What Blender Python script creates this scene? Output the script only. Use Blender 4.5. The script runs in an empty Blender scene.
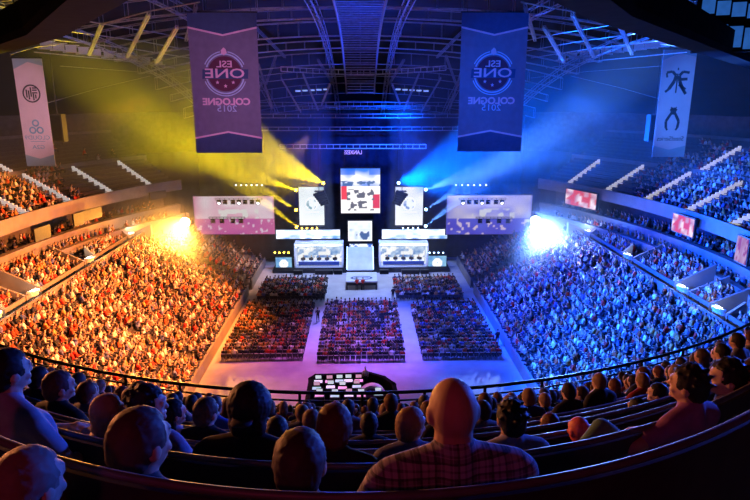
import bpy, bmesh, math, random
import numpy as np
from mathutils import Vector, Matrix, Euler
random.seed(7); rng = np.random.default_rng(7)
PI = math.pi
S = bpy.context.scene
C = S.collection
R_ = math.radians

# ------------------------------------------------------------------ camera, world, exposure
PITCH, YAW, F = R_(14.3), R_(1.34), 600.0
cam_d = bpy.data.cameras.new('camera'); cam = bpy.data.objects.new('camera', cam_d); C.objects.link(cam)
CAM = Vector((0, 0, 25.0))
cam.location = CAM; cam.rotation_euler = (PI/2 - PITCH, 0, -YAW)
cam_d.sensor_width = 36; cam_d.lens = F/750*36; cam_d.clip_start = .1; cam_d.clip_end = 400
S.camera = cam
w = bpy.data.worlds.new('world'); S.world = w; w.use_nodes = True
w.node_tree.nodes['Background'].inputs[0].default_value = (.02, .03, .12, 1)
w.node_tree.nodes['Background'].inputs[1].default_value = .08
S.view_settings.view_transform = 'Standard'; S.view_settings.look = 'None'
S.view_settings.gamma = 1; S.view_settings.use_curve_mapping = False
S.view_settings.exposure = 0.0
cy = S.cycles
cy.use_denoising = True
try: cy.denoiser = 'OPENIMAGEDENOISE'
except Exception: pass
cy.max_bounces = 4; cy.diffuse_bounces = 2; cy.glossy_bounces = 1; cy.transmission_bounces = 2
cy.volume_bounces = 0; cy.transparent_max_bounces = 6
cy.sample_clamp_indirect = 4; cy.caustics_reflective = False; cy.caustics_refractive = False

_cp, _sp = math.cos(PITCH), math.sin(PITCH)
FW = Vector((math.sin(YAW)*_cp, math.cos(YAW)*_cp, -_sp))
RT = Vector((math.cos(YAW), -math.sin(YAW), 0)); UP = RT.cross(FW)
def ray(px, py): return (FW + RT*((px-375)/F) + UP*((250-py)/F))
def at_y(px, py, Y):
    d = ray(px, py); return CAM + d*(Y/d.y)
def at_z(px, py, Z):
    d = ray(px, py); return CAM + d*((Z-25)/d.z)
def proj(p):
    d = Vector(p)-CAM; z = d.dot(FW)
    if z < .05: return (-9999, -9999, z)
    return (375+F*d.dot(RT)/z, 250-F*d.dot(UP)/z, z)

# ------------------------------------------------------------------ lights
def lamp(name, kind, loc, target, power, color, size=.3, angle=40, blend=.3):
    d = bpy.data.lights.new(name, kind); d.energy = power; d.color = color
    if kind == 'SPOT': d.spot_size = R_(angle); d.spot_blend = blend; d.shadow_soft_size = size
    elif kind == 'POINT': d.shadow_soft_size = size
    elif kind == 'AREA': d.shape = 'DISK'; d.size = size; d.spread = R_(angle)
    o = bpy.data.objects.new(name, d); C.objects.link(o); o.location = loc
    v = Vector(target)-Vector(loc); o.rotation_euler = v.to_track_quat('-Z', 'Y').to_euler()
    return o
ORANGE = (1, .36, .05); AMBER = (1, .5, .1); YEL = (1, .70, 0); BLUE = (.02, .12, 1); SKY = (.10, .32, 1); MAG = (1, .08, .35)
LIGHTS = [
 # name, kind, loc, target, W, colour, size, angle, blend
 ('flood_lamp_amber', 'SPOT', (-23.8, 79.3, 8.6), (-21, 40, 1), 260000, (1, .42, .06), .5, 58, .9),
 ('flood_lamp_blue', 'SPOT', (23.8, 79.3, 8.6), (21, 40, 1), 400000, (.16, .30, 1), .5, 58, .9),
 ('wash_amber_stand', 'SPOT', (-5, 63, 16.6), (-24, 60, 4), 130000, (1, .24, .04), .6, 82, .7),
 ('wash_amber_near', 'SPOT', (-5, 44, 16.6), (-26, 44, 5), 135000, (1, .27, .06), .6, 82, .7),
 ('wash_blue_stand', 'SPOT', (5, 63, 16.6), (24, 60, 4), 130000, (0, .05, 1), .6, 84, .7),
 ('wash_blue_near', 'SPOT', (5, 44, 16.6), (26, 44, 5), 190000, (.01, .11, 1), .6, 84, .7),
 ('wash_amber_floor', 'SPOT', (-12, 62, 16.5), (-14, 54, 0), 21000, (1, .30, .06), .5, 40, 1),
 ('wash_violet_floor', 'SPOT', (0, 60, 30), (-3, 54, 0), 48000, (.9, .17, .9), .5, 44, 1),
 ('wash_blue_floor', 'SPOT', (-1, 58, 29), (8, 62, 0), 140000, (.03, .09, 1), .5, 60, 1),
 ('stage_wash', 'SPOT', (0, 76, 21), (0, 84, 1), 36000, (.35, .5, 1), .5, 80, .6),
 ('roof_blue', 'SPOT', (0, 84, 14), (0, 66, 31), 40000, (0, .05, 1), .5, 110, .8),
 ('curtain_blue', 'SPOT', (6, 76, 24), (2, 93, 12), 42000, (0, .07, 1), .5, 90, .8),
 ('tier_amber', 'SPOT', (-20, 60, 25), (-42, 63, 16), 30000, (1, .34, .04), .5, 40, .9),
 ('tier_blue', 'SPOT', (20, 60, 25), (42, 63, 16), 90000, (.02, .12, 1), .5, 44, .9),
 ('seats_violet', 'SPOT', (0, 74, 22), (0, 63, 0), 60000, (.30, .24, 1), .4, 46, .9),
 ('rear_stand_amber', 'SPOT', (-7, 84, 20), (-20, 82, 4), 26000, (1, .5, .3), .4, 60, .9),
 ('rear_stand_blue', 'SPOT', (7, 84, 20), (20, 82, 4), 22000, (.02, .08, 1), .4, 60, .9),
 ('glow_amber', 'SPOT', (-23.8, 78.9, 8.6), (-26, 60, 4), 42000, (1, .36, .03), .35, 112, .6),  # second lamp added at the amber flood to widen its halo
 ('glow_blue', 'SPOT', (23.8, 78.9, 8.6), (26, 60, 4), 32000, (.08, .26, 1), .35, 112, .6),  # likewise added at the blue flood for its halo
 ('banner_amber', 'SPOT', (-4, 34, 24), (-12, 50, 26), 6000, (.75, .42, 1), .5, 60, .9),
 ('banner_blue', 'SPOT', (4, 34, 24), (13, 50, 26), 17000, (.01, .12, 1), .5, 60, .9),
 ('team_banner_pink', 'SPOT', (-22, 40, 21), (-33, 58, 24), 9000, (1, .55, .62), .5, 36, .8),
 ('team_banner_blue', 'SPOT', (22, 40, 21), (33, 58, 24), 16000, (.05, .25, 1), .5, 36, .8),
 ('rear_magenta', 'SPOT', (-2.2, -3, 26.6), (1.3, 3, 23.9), 120, (1, .05, .16), .3, 90, .8),
 ('side_blue', 'SPOT', (18, 17, 24.9), (-1, 4, 23), 26000, (.03, .10, 1), .4, 50, .8),
 ('side_amber', 'SPOT', (-18, 17, 24.9), (1, 5, 22.7), 17000, (1, .30, .10), .4, 50, .8),
]
for l in LIGHTS: lamp(*l)
# the moving heads that draw the beams: (position, aim, W, angle), mirrored for the blue side
def _aim(px, py, Y): return tuple(at_y(px, py, Y))
BEAMS_L = [((-5.6, 87.2, 12.9), _aim(130, 92, 50), 560000, 17), ((-9.6, 87.2, 11.9), _aim(150, 140, 55), 520000, 9),
           ((-9.7, 87.2, 9.0), _aim(200, 150, 68), 480000, 8), ((-9.7, 87.2, 6.5), _aim(225, 172, 72), 480000, 8)]
for i, (l, t, p, a) in enumerate(BEAMS_L):
    lamp('beam_yellow', 'SPOT', l, t, p, YEL, .08, a, .4)
    lamp('beam_blue', 'SPOT', (-l[0], l[1], l[2]), (-t[0], t[1], t[2]), p*1.2, (0, .09, 1) if i == 0 else (.10, .30, 1), .08, a, .4)
lamp('haze_amber', 'SPOT', (-5.6, 87.2, 12.9), (-18, 66, 18), 60000, (1, .66, 0), .4, 40, 1)  # extra lamp added at the top beam light to brighten the haze
lamp('haze_blue', 'SPOT', (5.6, 87.2, 12.9), (22, 62, 20), 720000, (0, .11, 1), .4, 44, 1)  # same added haze fill on the blue side

# ------------------------------------------------------------------ materials
MATS = {}
def mat(name, col, rough=.7, metal=0., var=.15, scale=6., bump=0., emit=0., spec=.3):
    if name in MATS: return MATS[name]
    m = bpy.data.materials.new(name); m.use_nodes = True; nt = m.node_tree; b = nt.nodes['Principled BSDF']
    b.inputs['Roughness'].default_value = rough; b.inputs['Metallic'].default_value = metal
    b.inputs['Specular IOR Level'].default_value = spec
    n = nt.nodes.new('ShaderNodeTexNoise'); n.inputs['Scale'].default_value = scale; n.inputs['Detail'].default_value = 3
    tc = nt.nodes.new('ShaderNodeTexCoord'); nt.links.new(tc.outputs['Object'], n.inputs['Vector'])
    r = nt.nodes.new('ShaderNodeValToRGB')
    r.color_ramp.elements[0].position = .3; r.color_ramp.elements[1].position = .7
    r.color_ramp.elements[0].color = tuple(c*(1-var) for c in col)+(1,)
    r.color_ramp.elements[1].color = tuple(min(1, c*(1+var)) for c in col)+(1,)
    nt.links.new(n.outputs['Fac'], r.inputs[0]); nt.links.new(r.outputs[0], b.inputs['Base Color'])
    if bump:
        bp = nt.nodes.new('ShaderNodeBump'); bp.inputs['Strength'].default_value = bump; bp.inputs['Distance'].default_value = .02
        nt.links.new(n.outputs['Fac'], bp.inputs['Height']); nt.links.new(bp.outputs[0], b.inputs['Normal'])
    if emit:
        nt.links.new(r.outputs[0], b.inputs['Emission Color']); b.inputs['Emission Strength'].default_value = emit
    MATS[name] = m; return m
def mat_attr(name, emit=0., rough=.8):
    """colour from the mesh's own colour attribute (clothes, prints, screen pictures)"""
    if name in MATS: return MATS[name]
    m = bpy.data.materials.new(name); m.use_nodes = True; nt = m.node_tree; b = nt.nodes['Principled BSDF']
    a = nt.nodes.new('ShaderNodeVertexColor'); a.layer_name = 'Col'
    b.inputs['Roughness'].default_value = rough; b.inputs['Specular IOR Level'].default_value = .2
    if emit:
        b.inputs['Base Color'].default_value = (.01, .01, .01, 1)
        nt.links.new(a.outputs[0], b.inputs['Emission Color']); b.inputs['Emission Strength'].default_value = emit
    else: nt.links.new(a.outputs[0], b.inputs['Base Color'])
    MATS[name] = m; return m
def mat_obj(name, rough=.85):
    """colour from the object's own colour, with a fabric-like weave"""
    if name in MATS: return MATS[name]
    m = bpy.data.materials.new(name); m.use_nodes = True; nt = m.node_tree; b = nt.nodes['Principled BSDF']
    a = nt.nodes.new('ShaderNodeObjectInfo'); n = nt.nodes.new('ShaderNodeTexNoise'); n.inputs['Scale'].default_value = 18
    tc = nt.nodes.new('ShaderNodeTexCoord'); nt.links.new(tc.outputs['Object'], n.inputs['Vector'])
    mx = nt.nodes.new('ShaderNodeMixRGB'); mx.blend_type = 'MULTIPLY'; mx.inputs[0].default_value = .4
    nt.links.new(a.outputs['Color'], mx.inputs[1]); nt.links.new(n.outputs['Fac'], mx.inputs[2])
    nt.links.new(mx.outputs[0], b.inputs['Base Color']); b.inputs['Roughness'].default_value = rough; b.inputs['Specular IOR Level'].default_value = .25
    MATS[name] = m; return m
def mat_plaid():
    m = bpy.data.materials.new('plaid_cloth'); m.use_nodes = True; nt = m.node_tree; b = nt.nodes['Principled BSDF']
    tc = nt.nodes.new('ShaderNodeTexCoord'); sep = nt.nodes.new('ShaderNodeSeparateXYZ'); nt.links.new(tc.outputs['Object'], sep.inputs[0])
    outs = []
    for ax, fr in ((0, 17.), (2, 17.), (0, 43.), (2, 43.)):
        mu = nt.nodes.new('ShaderNodeMath'); mu.operation = 'MULTIPLY'; mu.inputs[1].default_value = fr
        fr_ = nt.nodes.new('ShaderNodeMath'); fr_.operation = 'FRACT'
        gt = nt.nodes.new('ShaderNodeMath'); gt.operation = 'GREATER_THAN'; gt.inputs[1].default_value = .68
        nt.links.new(sep.outputs[ax], mu.inputs[0]); nt.links.new(mu.outputs[0], fr_.inputs[0]); nt.links.new(fr_.outputs[0], gt.inputs[0]); outs.append(gt)
    s = outs[0]
    for g in outs[1:]:
        ad = nt.nodes.new('ShaderNodeMath'); ad.operation = 'ADD'; nt.links.new(s.outputs[0], ad.inputs[0]); nt.links.new(g.outputs[0], ad.inputs[1]); s = ad
    dv = nt.nodes.new('ShaderNodeMath'); dv.operation = 'MULTIPLY'; dv.inputs[1].default_value = .4; nt.links.new(s.outputs[0], dv.inputs[0])
    r = nt.nodes.new('ShaderNodeValToRGB'); r.color_ramp.elements[0].color = (.34, .30, .38, 1); r.color_ramp.elements[1].color = (.03, .02, .05, 1)
    nt.links.new(dv.outputs[0], r.inputs[0]); nt.links.new(r.outputs[0], b.inputs['Base Color']); b.inputs['Roughness'].default_value = .9
    return m
M = dict(
 conc=mat('dark_concrete', (.10, .09, .09), .9, 0, .25, 1.5), floor=mat('arena_floor', (.36, .34, .36), .8, 0, .12, .6, 0, 0, .12),
 step=mat('stand_steps', (.16, .15, .15), .85, 0, .25, 2), fascia=mat('painted_fascia', (.20, .185, .18), .8, 0, .12, .8),
 black=mat('black_cloth', (.010, .010, .013), .95, 0, .3, 2, 0, 0, .03), metal=mat('truss_metal', (.36, .36, .40), .45, .7, .2, 3),
 dkmetal=mat('black_metal', (.03, .03, .035), .5, .6, .2, 6), roof=mat('roof_deck', (.014, .014, .016), .9, 0, .35, .4),
 bench=mat('bench_plastic', (.035, .03, .04), .45, 0, .2, 8), benchr=mat('bench_rail', (.13, .12, .14), .5, .2, .2, 8),
 seat=mat('seat_plastic', (.07, .06, .07), .5, 0, .2, 3), paint=mat('white_paint', (.8, .8, .8), .7, 0, .1, 4),
 chair=mat('chair_plastic', (.05, .05, .06), .5, 0, .2, 6), curtain=mat('black_curtain', (.02, .025, .05), .95, 0, .4, .8, .3),
 white=mat('white_panel', (.75, .77, .8), .6, 0, .06, 3), deck=mat('stage_deck', (.5, .52, .6), .4, 0, .1, 1),
 print=mat_attr('printed_cloth'), cloth=mat_attr('crowd_clothes'), screen=mat_attr('screen_picture', 1.15),
 skin=mat('skin', (.55, .33, .24), .6, 0, .12, 12), top=mat_obj('worn_cloth'), hair=mat_obj('hair_strands', .6), skinv=mat_obj('skin_tone', .55),
)
# ------------------------------------------------------------------ mesh helpers
def tag(o, label=None, cat=None, group=None, kind=None):
    if label: o['label'] = label
    if cat: o['category'] = cat
    if group: o['group'] = group
    if kind: o['kind'] = kind
    return o
def empty(name, loc, rz=0, label=None, cat=None, group=None):
    o = bpy.data.objects.new(name, None); C.objects.link(o); o.location = loc; o.rotation_euler = (0, 0, rz); o.empty_display_size = .2
    return tag(o, label, cat, group)
class MB:
    def __init__(s): s.v = []; s.f = []; s.c = []
    def add(s, vs, fs, col=None):
        n = len(s.v); s.v += [tuple(v) for v in vs]; s.f += [tuple(i+n for i in f) for f in fs]
        if col is not None: s.c += [col]*len(vs)
        return s
    def box(s, c, d, rz=0, M4=None, col=None):
        x, y, z = d[0]/2, d[1]/2, d[2]/2; c = Vector(c); m = Matrix.Rotation(rz, 3, 'Z')
        vs = [c + m @ Vector((a, b, e)) for e in (-z, z) for a, b in ((-x, -y), (x, -y), (x, y), (-x, y))]
        if M4: vs = [M4 @ v for v in vs]
        return s.add(vs, [(3, 2, 1, 0), (4, 5, 6, 7), (0, 1, 5, 4), (1, 2, 6, 5), (2, 3, 7, 6), (3, 0, 4, 7)], col)
    def tube(s, p, q, r, n=6, r2=None, cap=True, col=None):
        p, q = Vector(p), Vector(q); d = q-p
        if d.length < 1e-6: return s
        d.normalize(); a = d.orthogonal().normalized(); b = d.cross(a); r2 = r if r2 is None else r2
        vs = [p+(a*math.cos(2*PI*i/n)+b*math.sin(2*PI*i/n))*r for i in range(n)]+[q+(a*math.cos(2*PI*i/n)+b*math.sin(2*PI*i/n))*r2 for i in range(n)]
        fs = [(i, (i+1) % n, n+(i+1) % n, n+i) for i in range(n)]
        if cap: fs += [tuple(range(n))[::-1], tuple(range(n, 2*n))]
        return s.add(vs, fs, col)
    def path(s, pts, r, n=5, col=None):
        for a, b in zip(pts[:-1], pts[1:]): s.tube(a, b, r, n, col=col)
        return s
    def ell(s, c, rad, nu=12, nv=8, m=None, col=None):
        c = Vector(c); vs = [Vector((0, 0, 1))]; fs = []
        for j in range(1, nv):
            t = PI*j/nv
            for i in range(nu):
                p = 2*PI*i/nu; vs.append(Vector((math.sin(t)*math.cos(p), math.sin(t)*math.sin(p), math.cos(t))))
        vs.append(Vector((0, 0, -1)))
        for i in range(nu): fs.append((0, 1+i, 1+(i+1) % nu))
        for j in range(nv-2):
            for i in range(nu): a = 1+j*nu+i; b = 1+j*nu+(i+1) % nu; fs.append((a, a+nu, b+nu, b))
        L = len(vs)-1; a = 1+(nv-2)*nu
        for i in range(nu): fs.append((L, a+(i+1) % nu, a+i))
        out = []
        for v in vs:
            v = Vector((v.x*rad[0], v.y*rad[1], v.z*rad[2]))
            if m: v = m @ v
            out.append(c+v)
        return s.add(out, fs, col)
    def cap(s, p, q, r1, r2, n=10):
        s.tube(p, q, r1, n, r2); s.ell(p, (r1,)*3, n, 6); return s.ell(q, (r2,)*3, n, 6)
    def prism(s, poly, y0, y1, col=None):
        """polygon in x,z extruded along y"""
        n = len(poly); vs = [(x, y0, z) for x, z in poly]+[(x, y1, z) for x, z in poly]
        fs = [(i, (i+1) % n, n+(i+1) % n, n+i) for i in range(n)]+[tuple(range(n))[::-1], tuple(range(n, 2*n))]
        return s.add(vs, fs, col)
    def mesh(s, name, m=None, smooth=False):
        me = bpy.data.meshes.new(name); me.from_pydata([tuple(v) for v in s.v], [], s.f)
        if s.c and len(s.c) == len(s.v):
            a = me.color_attributes.new('Col', 'FLOAT_COLOR', 'POINT'); a.data.foreach_set('color', np.array([tuple(c)+(1,) if len(c) == 3 else c for c in s.c], dtype=np.float32).ravel())
        if m: me.materials.append(m)
        if smooth: me.polygons.foreach_set('use_smooth', [True]*len(me.polygons))
        me.update(); return me
    def build(s, name, m=None, parent=None, smooth=False):
        o = bpy.data.objects.new(name, s.mesh(name, m, smooth)); C.objects.link(o)
        if parent: o.parent = parent
        return o
def link(name, me, parent=None, loc=None, rz=None, scale=None, color=None):
    o = bpy.data.objects.new(name, me); C.objects.link(o)
    if parent: o.parent = parent
    if loc is not None: o.location = loc
    if rz is not None: o.rotation_euler = (0, 0, rz)
    if scale is not None: o.scale = (scale,)*3
    if color is not None: o.color = tuple(color)+(1,)
    return o
def remeshed(mb, voxel, name, m, sm=3, dec=None):
    o = mb.build('tmp'); md = o.modifiers.new('r', 'REMESH'); md.mode = 'VOXEL'; md.voxel_size = voxel
    s_ = o.modifiers.new('s', 'SMOOTH'); s_.factor = .5; s_.iterations = sm
    dg = bpy.context.evaluated_depsgraph_get(); me = bpy.data.meshes.new_from_object(o.evaluated_get(dg)); me.name = name
    old = o.data; bpy.data.objects.remove(o); bpy.data.meshes.remove(old)
    me.materials.clear(); me.materials.append(m); me.polygons.foreach_set('use_smooth', [True]*len(me.polygons)); return me
ORD = 'zeroth first second third fourth fifth sixth seventh eighth ninth tenth eleventh twelfth thirteenth fourteenth fifteenth sixteenth seventeenth eighteenth nineteenth twentieth'.split()
ORD += ['twenty-'+x for x in ORD[1:10]] + ['thirtieth'] + ['thirty-'+x for x in ORD[1:10]] + ['fortieth'] + ['forty-'+x for x in ORD[1:10]]
SIDE = {-1: 'amber-lit', 1: 'blue-lit'}
HAZE_D = .004
# ------------------------------------------------------------------ the setting
def struct(name, mb, m, smooth=False): o = mb.build(name, m, None, smooth); o['kind'] = 'structure'; return o
mb = MB(); mb.box((0, 45, -.25), (116, 132, .5)); struct('floor', mb, M['floor'])
RX, RY = 58., 58.
def roof_z(x, y):
    r = math.sqrt((x/54)**2+((y-45)/62)**2); return 33.5-12.5*r**2.6
# roof deck dome
mb = MB(); N1, N2 = 40, 16; vs = []; fs = []
for j in range(N2+1):
    for i in range(N1):
        a = 2*PI*i/N1; r = 1.05*j/N2; x, y = 54*r*math.cos(a), 45+62*r*math.sin(a); vs.append((x, y, roof_z(x, y)+2.6))
for j in range(N2):
    for i in range(N1): vs_ = (j*N1+i, j*N1+(i+1) % N1, (j+1)*N1+(i+1) % N1, (j+1)*N1+i); fs.append(vs_)
mb.add(vs, fs); struct('ceiling', mb, M['roof'])
# outer wall behind the upper tier
mb = MB(); vs = []; fs = []; n = 60
for i in range(n+1):
    a = 2*PI*i/n; x, y = 55.5*math.cos(a), 45+63.5*math.sin(a); vs += [(x, y, -.4), (x, y, roof_z(x*.98, 45+(y-45)*.98)+3)]
for i in range(n): fs.append((2*i, 2*i+2, 2*i+3, 2*i+1))
mb.add(vs, fs); struct('wall_outer', mb, M['conc'])

# lower stands either side of the floor
def stand(side, y0, y1, name):
    mb = MB(); k = 16
    for i in range(k):
        x = 15.0+.78*i; z = .9+.42*i
        mb.box((side*(x+.39), (y0+y1)/2, z/2), (.78, y1-y0, z))
    return struct(name, mb, M['step'])
stand(-1, 34, 74.6, 'floor_lower_stand_amber'); stand(1, 34, 74.6, 'floor_lower_stand_blue')
stand(-1, 77, 89, 'floor_rear_stand_amber'); stand(1, 77, 89, 'floor_rear_stand_blue')
# boards along the foot of the stands
for s in (-1, 1):
    mb = MB(); mb.box((s*14.75, 54.3, .65), (.12, 41, 1.3)); mb.box((s*14.75, 54.3, 1.33), (.22, 41, .06)); struct('trim_1' if s < 0 else 'trim_2', mb, M['fascia'])
    mb = MB(); mb.box((s*14.75, 83, .65), (.12, 12, 1.3)); struct('trim_3' if s < 0 else 'trim_4', mb, M['fascia'])
    # walkway at the top of the lower stand, with its parapet
    mb = MB(); mb.box((s*28.1, 61.5, 7.3), (1.4, 55, .3)); mb.box((s*27.45, 61.5, 8.0), (.14, 55, 1.1)); struct('trim_5' if s < 0 else 'trim_6', mb, M['fascia'])

A0, B0, YC = 33.0, 44.7, 54.0
def ring(t, off, side, z=0):
    c, sn = math.cos(t), math.sin(t); nx, ny = sn/A0, -c/B0; L = math.hypot(nx, ny)
    return Vector((side*(A0*sn+off*nx/L), YC-B0*c+off*ny/L, z))
def sweep(mb, sec, side, t0=R_(50), t1=R_(131.5), n=56):
    vs = []; fs = []; k = len(sec)
    for i in range(n+1):
        t = t0+(t1-t0)*i/n
        for o, z in sec: vs.append(ring(t, o, side, z))
    for i in range(n):
        for j in range(k-1):
            q = (i*k+j, i*k+j+1, (i+1)*k+j+1, (i+1)*k+j); fs.append(q if side > 0 else q[::-1])
    return mb.add(vs, fs)
SL = (18.6-13.2)/12.6
for s in (-1, 1):
    nm = 'amber' if s < 0 else 'blue'
    # balcony with two ledges below the suites
    mb = MB(); sweep(mb, [(-.6, 5), (-.6, 8.4), (-.75, 8.4), (-.75, 9.3), (-.1, 9.3), (-.1, 8.5), (1.0, 8.5), (1.0, 9.8), (.85, 9.8), (.85, 10.4), (1.6, 10.4), (1.6, 9.6), (4.4, 9.6)], s)
    struct('wall_balcony_'+nm, mb, M['fascia'])
    mb = MB(); sweep(mb, [(4.4, 9.6), (4.4, 12.5), (1.2, 12.5)], s); struct('wall_suites_'+nm, mb, M['conc'])
    mb = MB(); sweep(mb, [(1.2, 12.5), (.3, 12.5), (.3, 13.9), (.55, 13.9), (.55, 13.0)], s); struct('wall_tier_front_'+nm, mb, M['fascia'])
    # upper tier: steps, cross walkway half way
    sec = [(.55, 13.0)]; o, z = .55, 13.0
    for i in range(15):
        o += .8 if i != 8 else 1.7; sec.append((o, z)); z += .40; sec.append((o, z))
    sec += [(o+1.5, z), (o+1.5, z+.9), (o+1.6, z+.9)]
    mb = MB(); sweep(mb, sec, s); struct('floor_upper_tier_'+nm, mb, M['conc'])
    mb = MB(); a = .55+.8*8
    sweep(mb, [(a+.25, 13+.4*8), (a+.25, 13+.4*8+.75), (a+.33, 13+.4*8+.75), (a+.33, 13+.4*8)], s); struct('trim_7' if s < 0 else 'trim_8', mb, M['fascia'])
    # bright gallery edge along the top of the tier
    mb = MB(); sweep(mb, [(o+1.4, z+.9), (o+1.4, z+1.25), (o+1.8, z+1.25), (o+1.8, z+.9)], s); struct('trim_9' if s < 0 else 'trim_10', mb, M['fascia'])
TIER = []   # (offset, z) of each row of the upper tier
o, z = .55, 13.0
for i in range(15):
    TIER.append((o+(.9 if i == 8 else 0), z)); o += .8 if i != 8 else 1.7; z += .40
AISLES = [R_(a) for a in (62, 71, 80, 89, 98, 107, 116, 125, 134)]
for s in (-1, 1):
    for ai, a in enumerate(AISLES):
        if a > R_(128): continue
        for half in (0, 1):
            if half == 1 and ai > 5: continue
            root = empty('aisle_stairs', ring(a, 4, s, 14.5), 0, f'white-edged aisle stairs, {ORD[len(AISLES)-1-ai]} from the stage, {"upper" if half else "lower"} flight of the {SIDE[s]} upper tier', 'stairs', 'aisle stairs of the upper tiers')
            m1 = MB(); mi = Matrix.Translation(-root.location)
            for k, (oo, zz) in enumerate(TIER):
                if (k >= 8) != bool(half): continue
                for q in (0, .5):
                    p = ring(a, oo+.4*q*2, s, zz+q*.4); t = ring(a+.01, oo, s, zz)-ring(a, oo, s, zz)
                    m1.box(p+Vector((0, 0, .33)), (.44, .10, .66), math.atan2(t.y, t.x)-PI/2, mi)
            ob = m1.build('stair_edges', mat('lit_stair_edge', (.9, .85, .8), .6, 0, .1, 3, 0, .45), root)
# bench rows of the upper tiers and the lower stands
def bench_profile(mb, pts, mi, back=1):
    """seat plank + backrest following a line of (point, outward) pairs"""
    k = len(pts); vs = []; fs = []
    for p, n in pts:
        for o, z in ((-.42, .40), (-.05, .38), (.0, .70), (.05, .70), (.02, .34), (-.42, .36)): q = p+n*o; vs.append(mi @ Vector((q.x, q.y, p.z+z)))
    for i in range(k-1):
        for j in range(6): fs.append((i*6+j, i*6+(j+1) % 6, (i+1)*6+(j+1) % 6, (i+1)*6+j))
    fs += [tuple(range(6)), tuple(range((k-1)*6, k*6))]
    return mb.add(vs, fs)
for s in (-1, 1):
    for k, (oo, zz) in enumerate(TIER):
        pts = []
        for i in range(57):
            t = R_(51)+(R_(130.5)-R_(51))*i/56; a = ring(t, oo+.62, s, zz); b = ring(t, oo+1.62, s, zz); pts.append((a, (b-a)))
        loc = pts[28][0].copy(); mb = MB(); bench_profile(mb, pts, Matrix.Translation(-loc))
        o = mb.build('bench_row', M['seat']); o.location = loc; tag(o, f'curved dark bench row, {ORD[k+1]} row up in the {SIDE[s]} upper tier', 'bench', 'bench rows of the upper tiers')
    for (y0, y1, nm) in ((34.2, 74.4, 'long lower stand'), (77.2, 88.8, 'short stand next to the stage')):
        for i in range(16):
            x = 15.0+.78*i+.7; zz = .9+.42*i
            pts = [(Vector((s*x, y0, zz)), Vector((s, 0, 0))), (Vector((s*x, y1, zz)), Vector((s, 0, 0)))]
            loc = Vector((s*x, (y0+y1)/2, zz)); mb = MB(); bench_profile(mb, pts, Matrix.Translation(-loc))
            o = mb.build('bench_row', M['seat' if y0 < 50 else 'benchr']); o.location = loc; tag(o, f'straight bench row, {ORD[i+1]} row up in the {SIDE[s]} {nm}', 'bench', 'bench rows of the '+nm)
# middle blocks between lower stand and balcony, with end walls and vomitories
MID = [(36.5, 43.7), (46.2, 49.4), (51.8, 60.6), (63, 72.5), (74.6, 80)]
def ring_x(y, off=-.7): return A0*math.sqrt(max(0, 1-((y-YC)/B0)**2))+off
for s in (-1, 1):
    for bi, (y0, y1) in enumerate(MID):
        mb = MB()
        x1 = min(ring_x(y0), ring_x(y1)); nrow = max(2, int((x1-28.9)/.75))
        for i in range(nrow):
            zz = 7.6+.4*i; mb.box((s*(28.85+.75*i+.375), (y0+y1)/2, zz/2+3), (.75, y1-y0, zz-6))
        struct(f'floor_middle_block_{"amber" if s < 0 else "blue"}', mb, M['step'])
        mb = MB()
        for yy in (y0, y1):
            mb.prism([(s*28.6, 7.2), (s*(x1+.3), 7.2), (s*(x1+.3), 7.6+.4*nrow+1.1), (s*28.6, 8.5)], yy-.12, yy+.12)
        mb.box((s*28.75, (y0+y1)/2, 7.95), (.14, y1-y0, 1.1)); struct(f'wall_block_{"amber" if s < 0 else "blue"}', mb, M['fascia'])
        for i in range(nrow):
            x = 28.85+.75*i+.68; zz = 7.6+.4*i
            pts = [(Vector((s*x, y0+.2, zz)), Vector((s, 0, 0))), (Vector((s*x, y1-.2, zz)), Vector((s, 0, 0)))]
            loc = Vector((s*x, (y0+y1)/2, zz)); mb = MB(); bench_profile(mb, pts, Matrix.Translation(-loc))
            o = mb.build('bench_row', M['seat']); o.location = loc
            tag(o, f'short bench row, {ORD[i+1]} row up, {ORD[bi+1]} walled block from the camera, {SIDE[s]} side', 'bench', 'bench rows of the middle blocks')
# white entrance portals between the middle blocks
plamp = mat('portal_lamp', (1, .95, .85), .4, 0, .02, 3, 0, 6)
for s in (-1, 1):
    for i, y in enumerate((44.95, 50.6, 61.8, 73.5)):
        r = empty('entrance_portal', (s*28.9, y, 7.45), PI/2 if s > 0 else -PI/2, f'white rounded entrance portal at the top of the {SIDE[s]} lower stand, {ORD[i+1]} from the camera', 'portal', 'entrance portals of the lower stands')
        m1 = MB(); n = 12; vs = []; fs = []
        for k in range(n+1):
            a = PI*k/n
            for rr_, z in ((.6, 0), (.6, 1.0), (.7, 1.05), (.7, 1.2), (.5, 1.2), (.5, 0)): vs.append((rr_*math.cos(a), rr_*math.sin(a), z))
        for k in range(n):
            for j in range(6): fs.append((k*6+j, (k+1)*6+j, (k+1)*6+(j+1) % 6, k*6+(j+1) % 6))
        fs += [tuple(range(6))[::-1], tuple(range(n*6, n*6+6))]; m1.add(vs, fs); m1.build('curved_wall', M['white'], r)
        MB().box((0, .15, 1.16), (.5, .2, .08)).build('lamp_strip', plamp, r)
        lamp('portal_light', 'POINT', (s*28.3, y, 9.6), (0, 0, 0), 200, (1, .75, .5) if s < 0 else (.5, .65, 1), .15)
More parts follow.
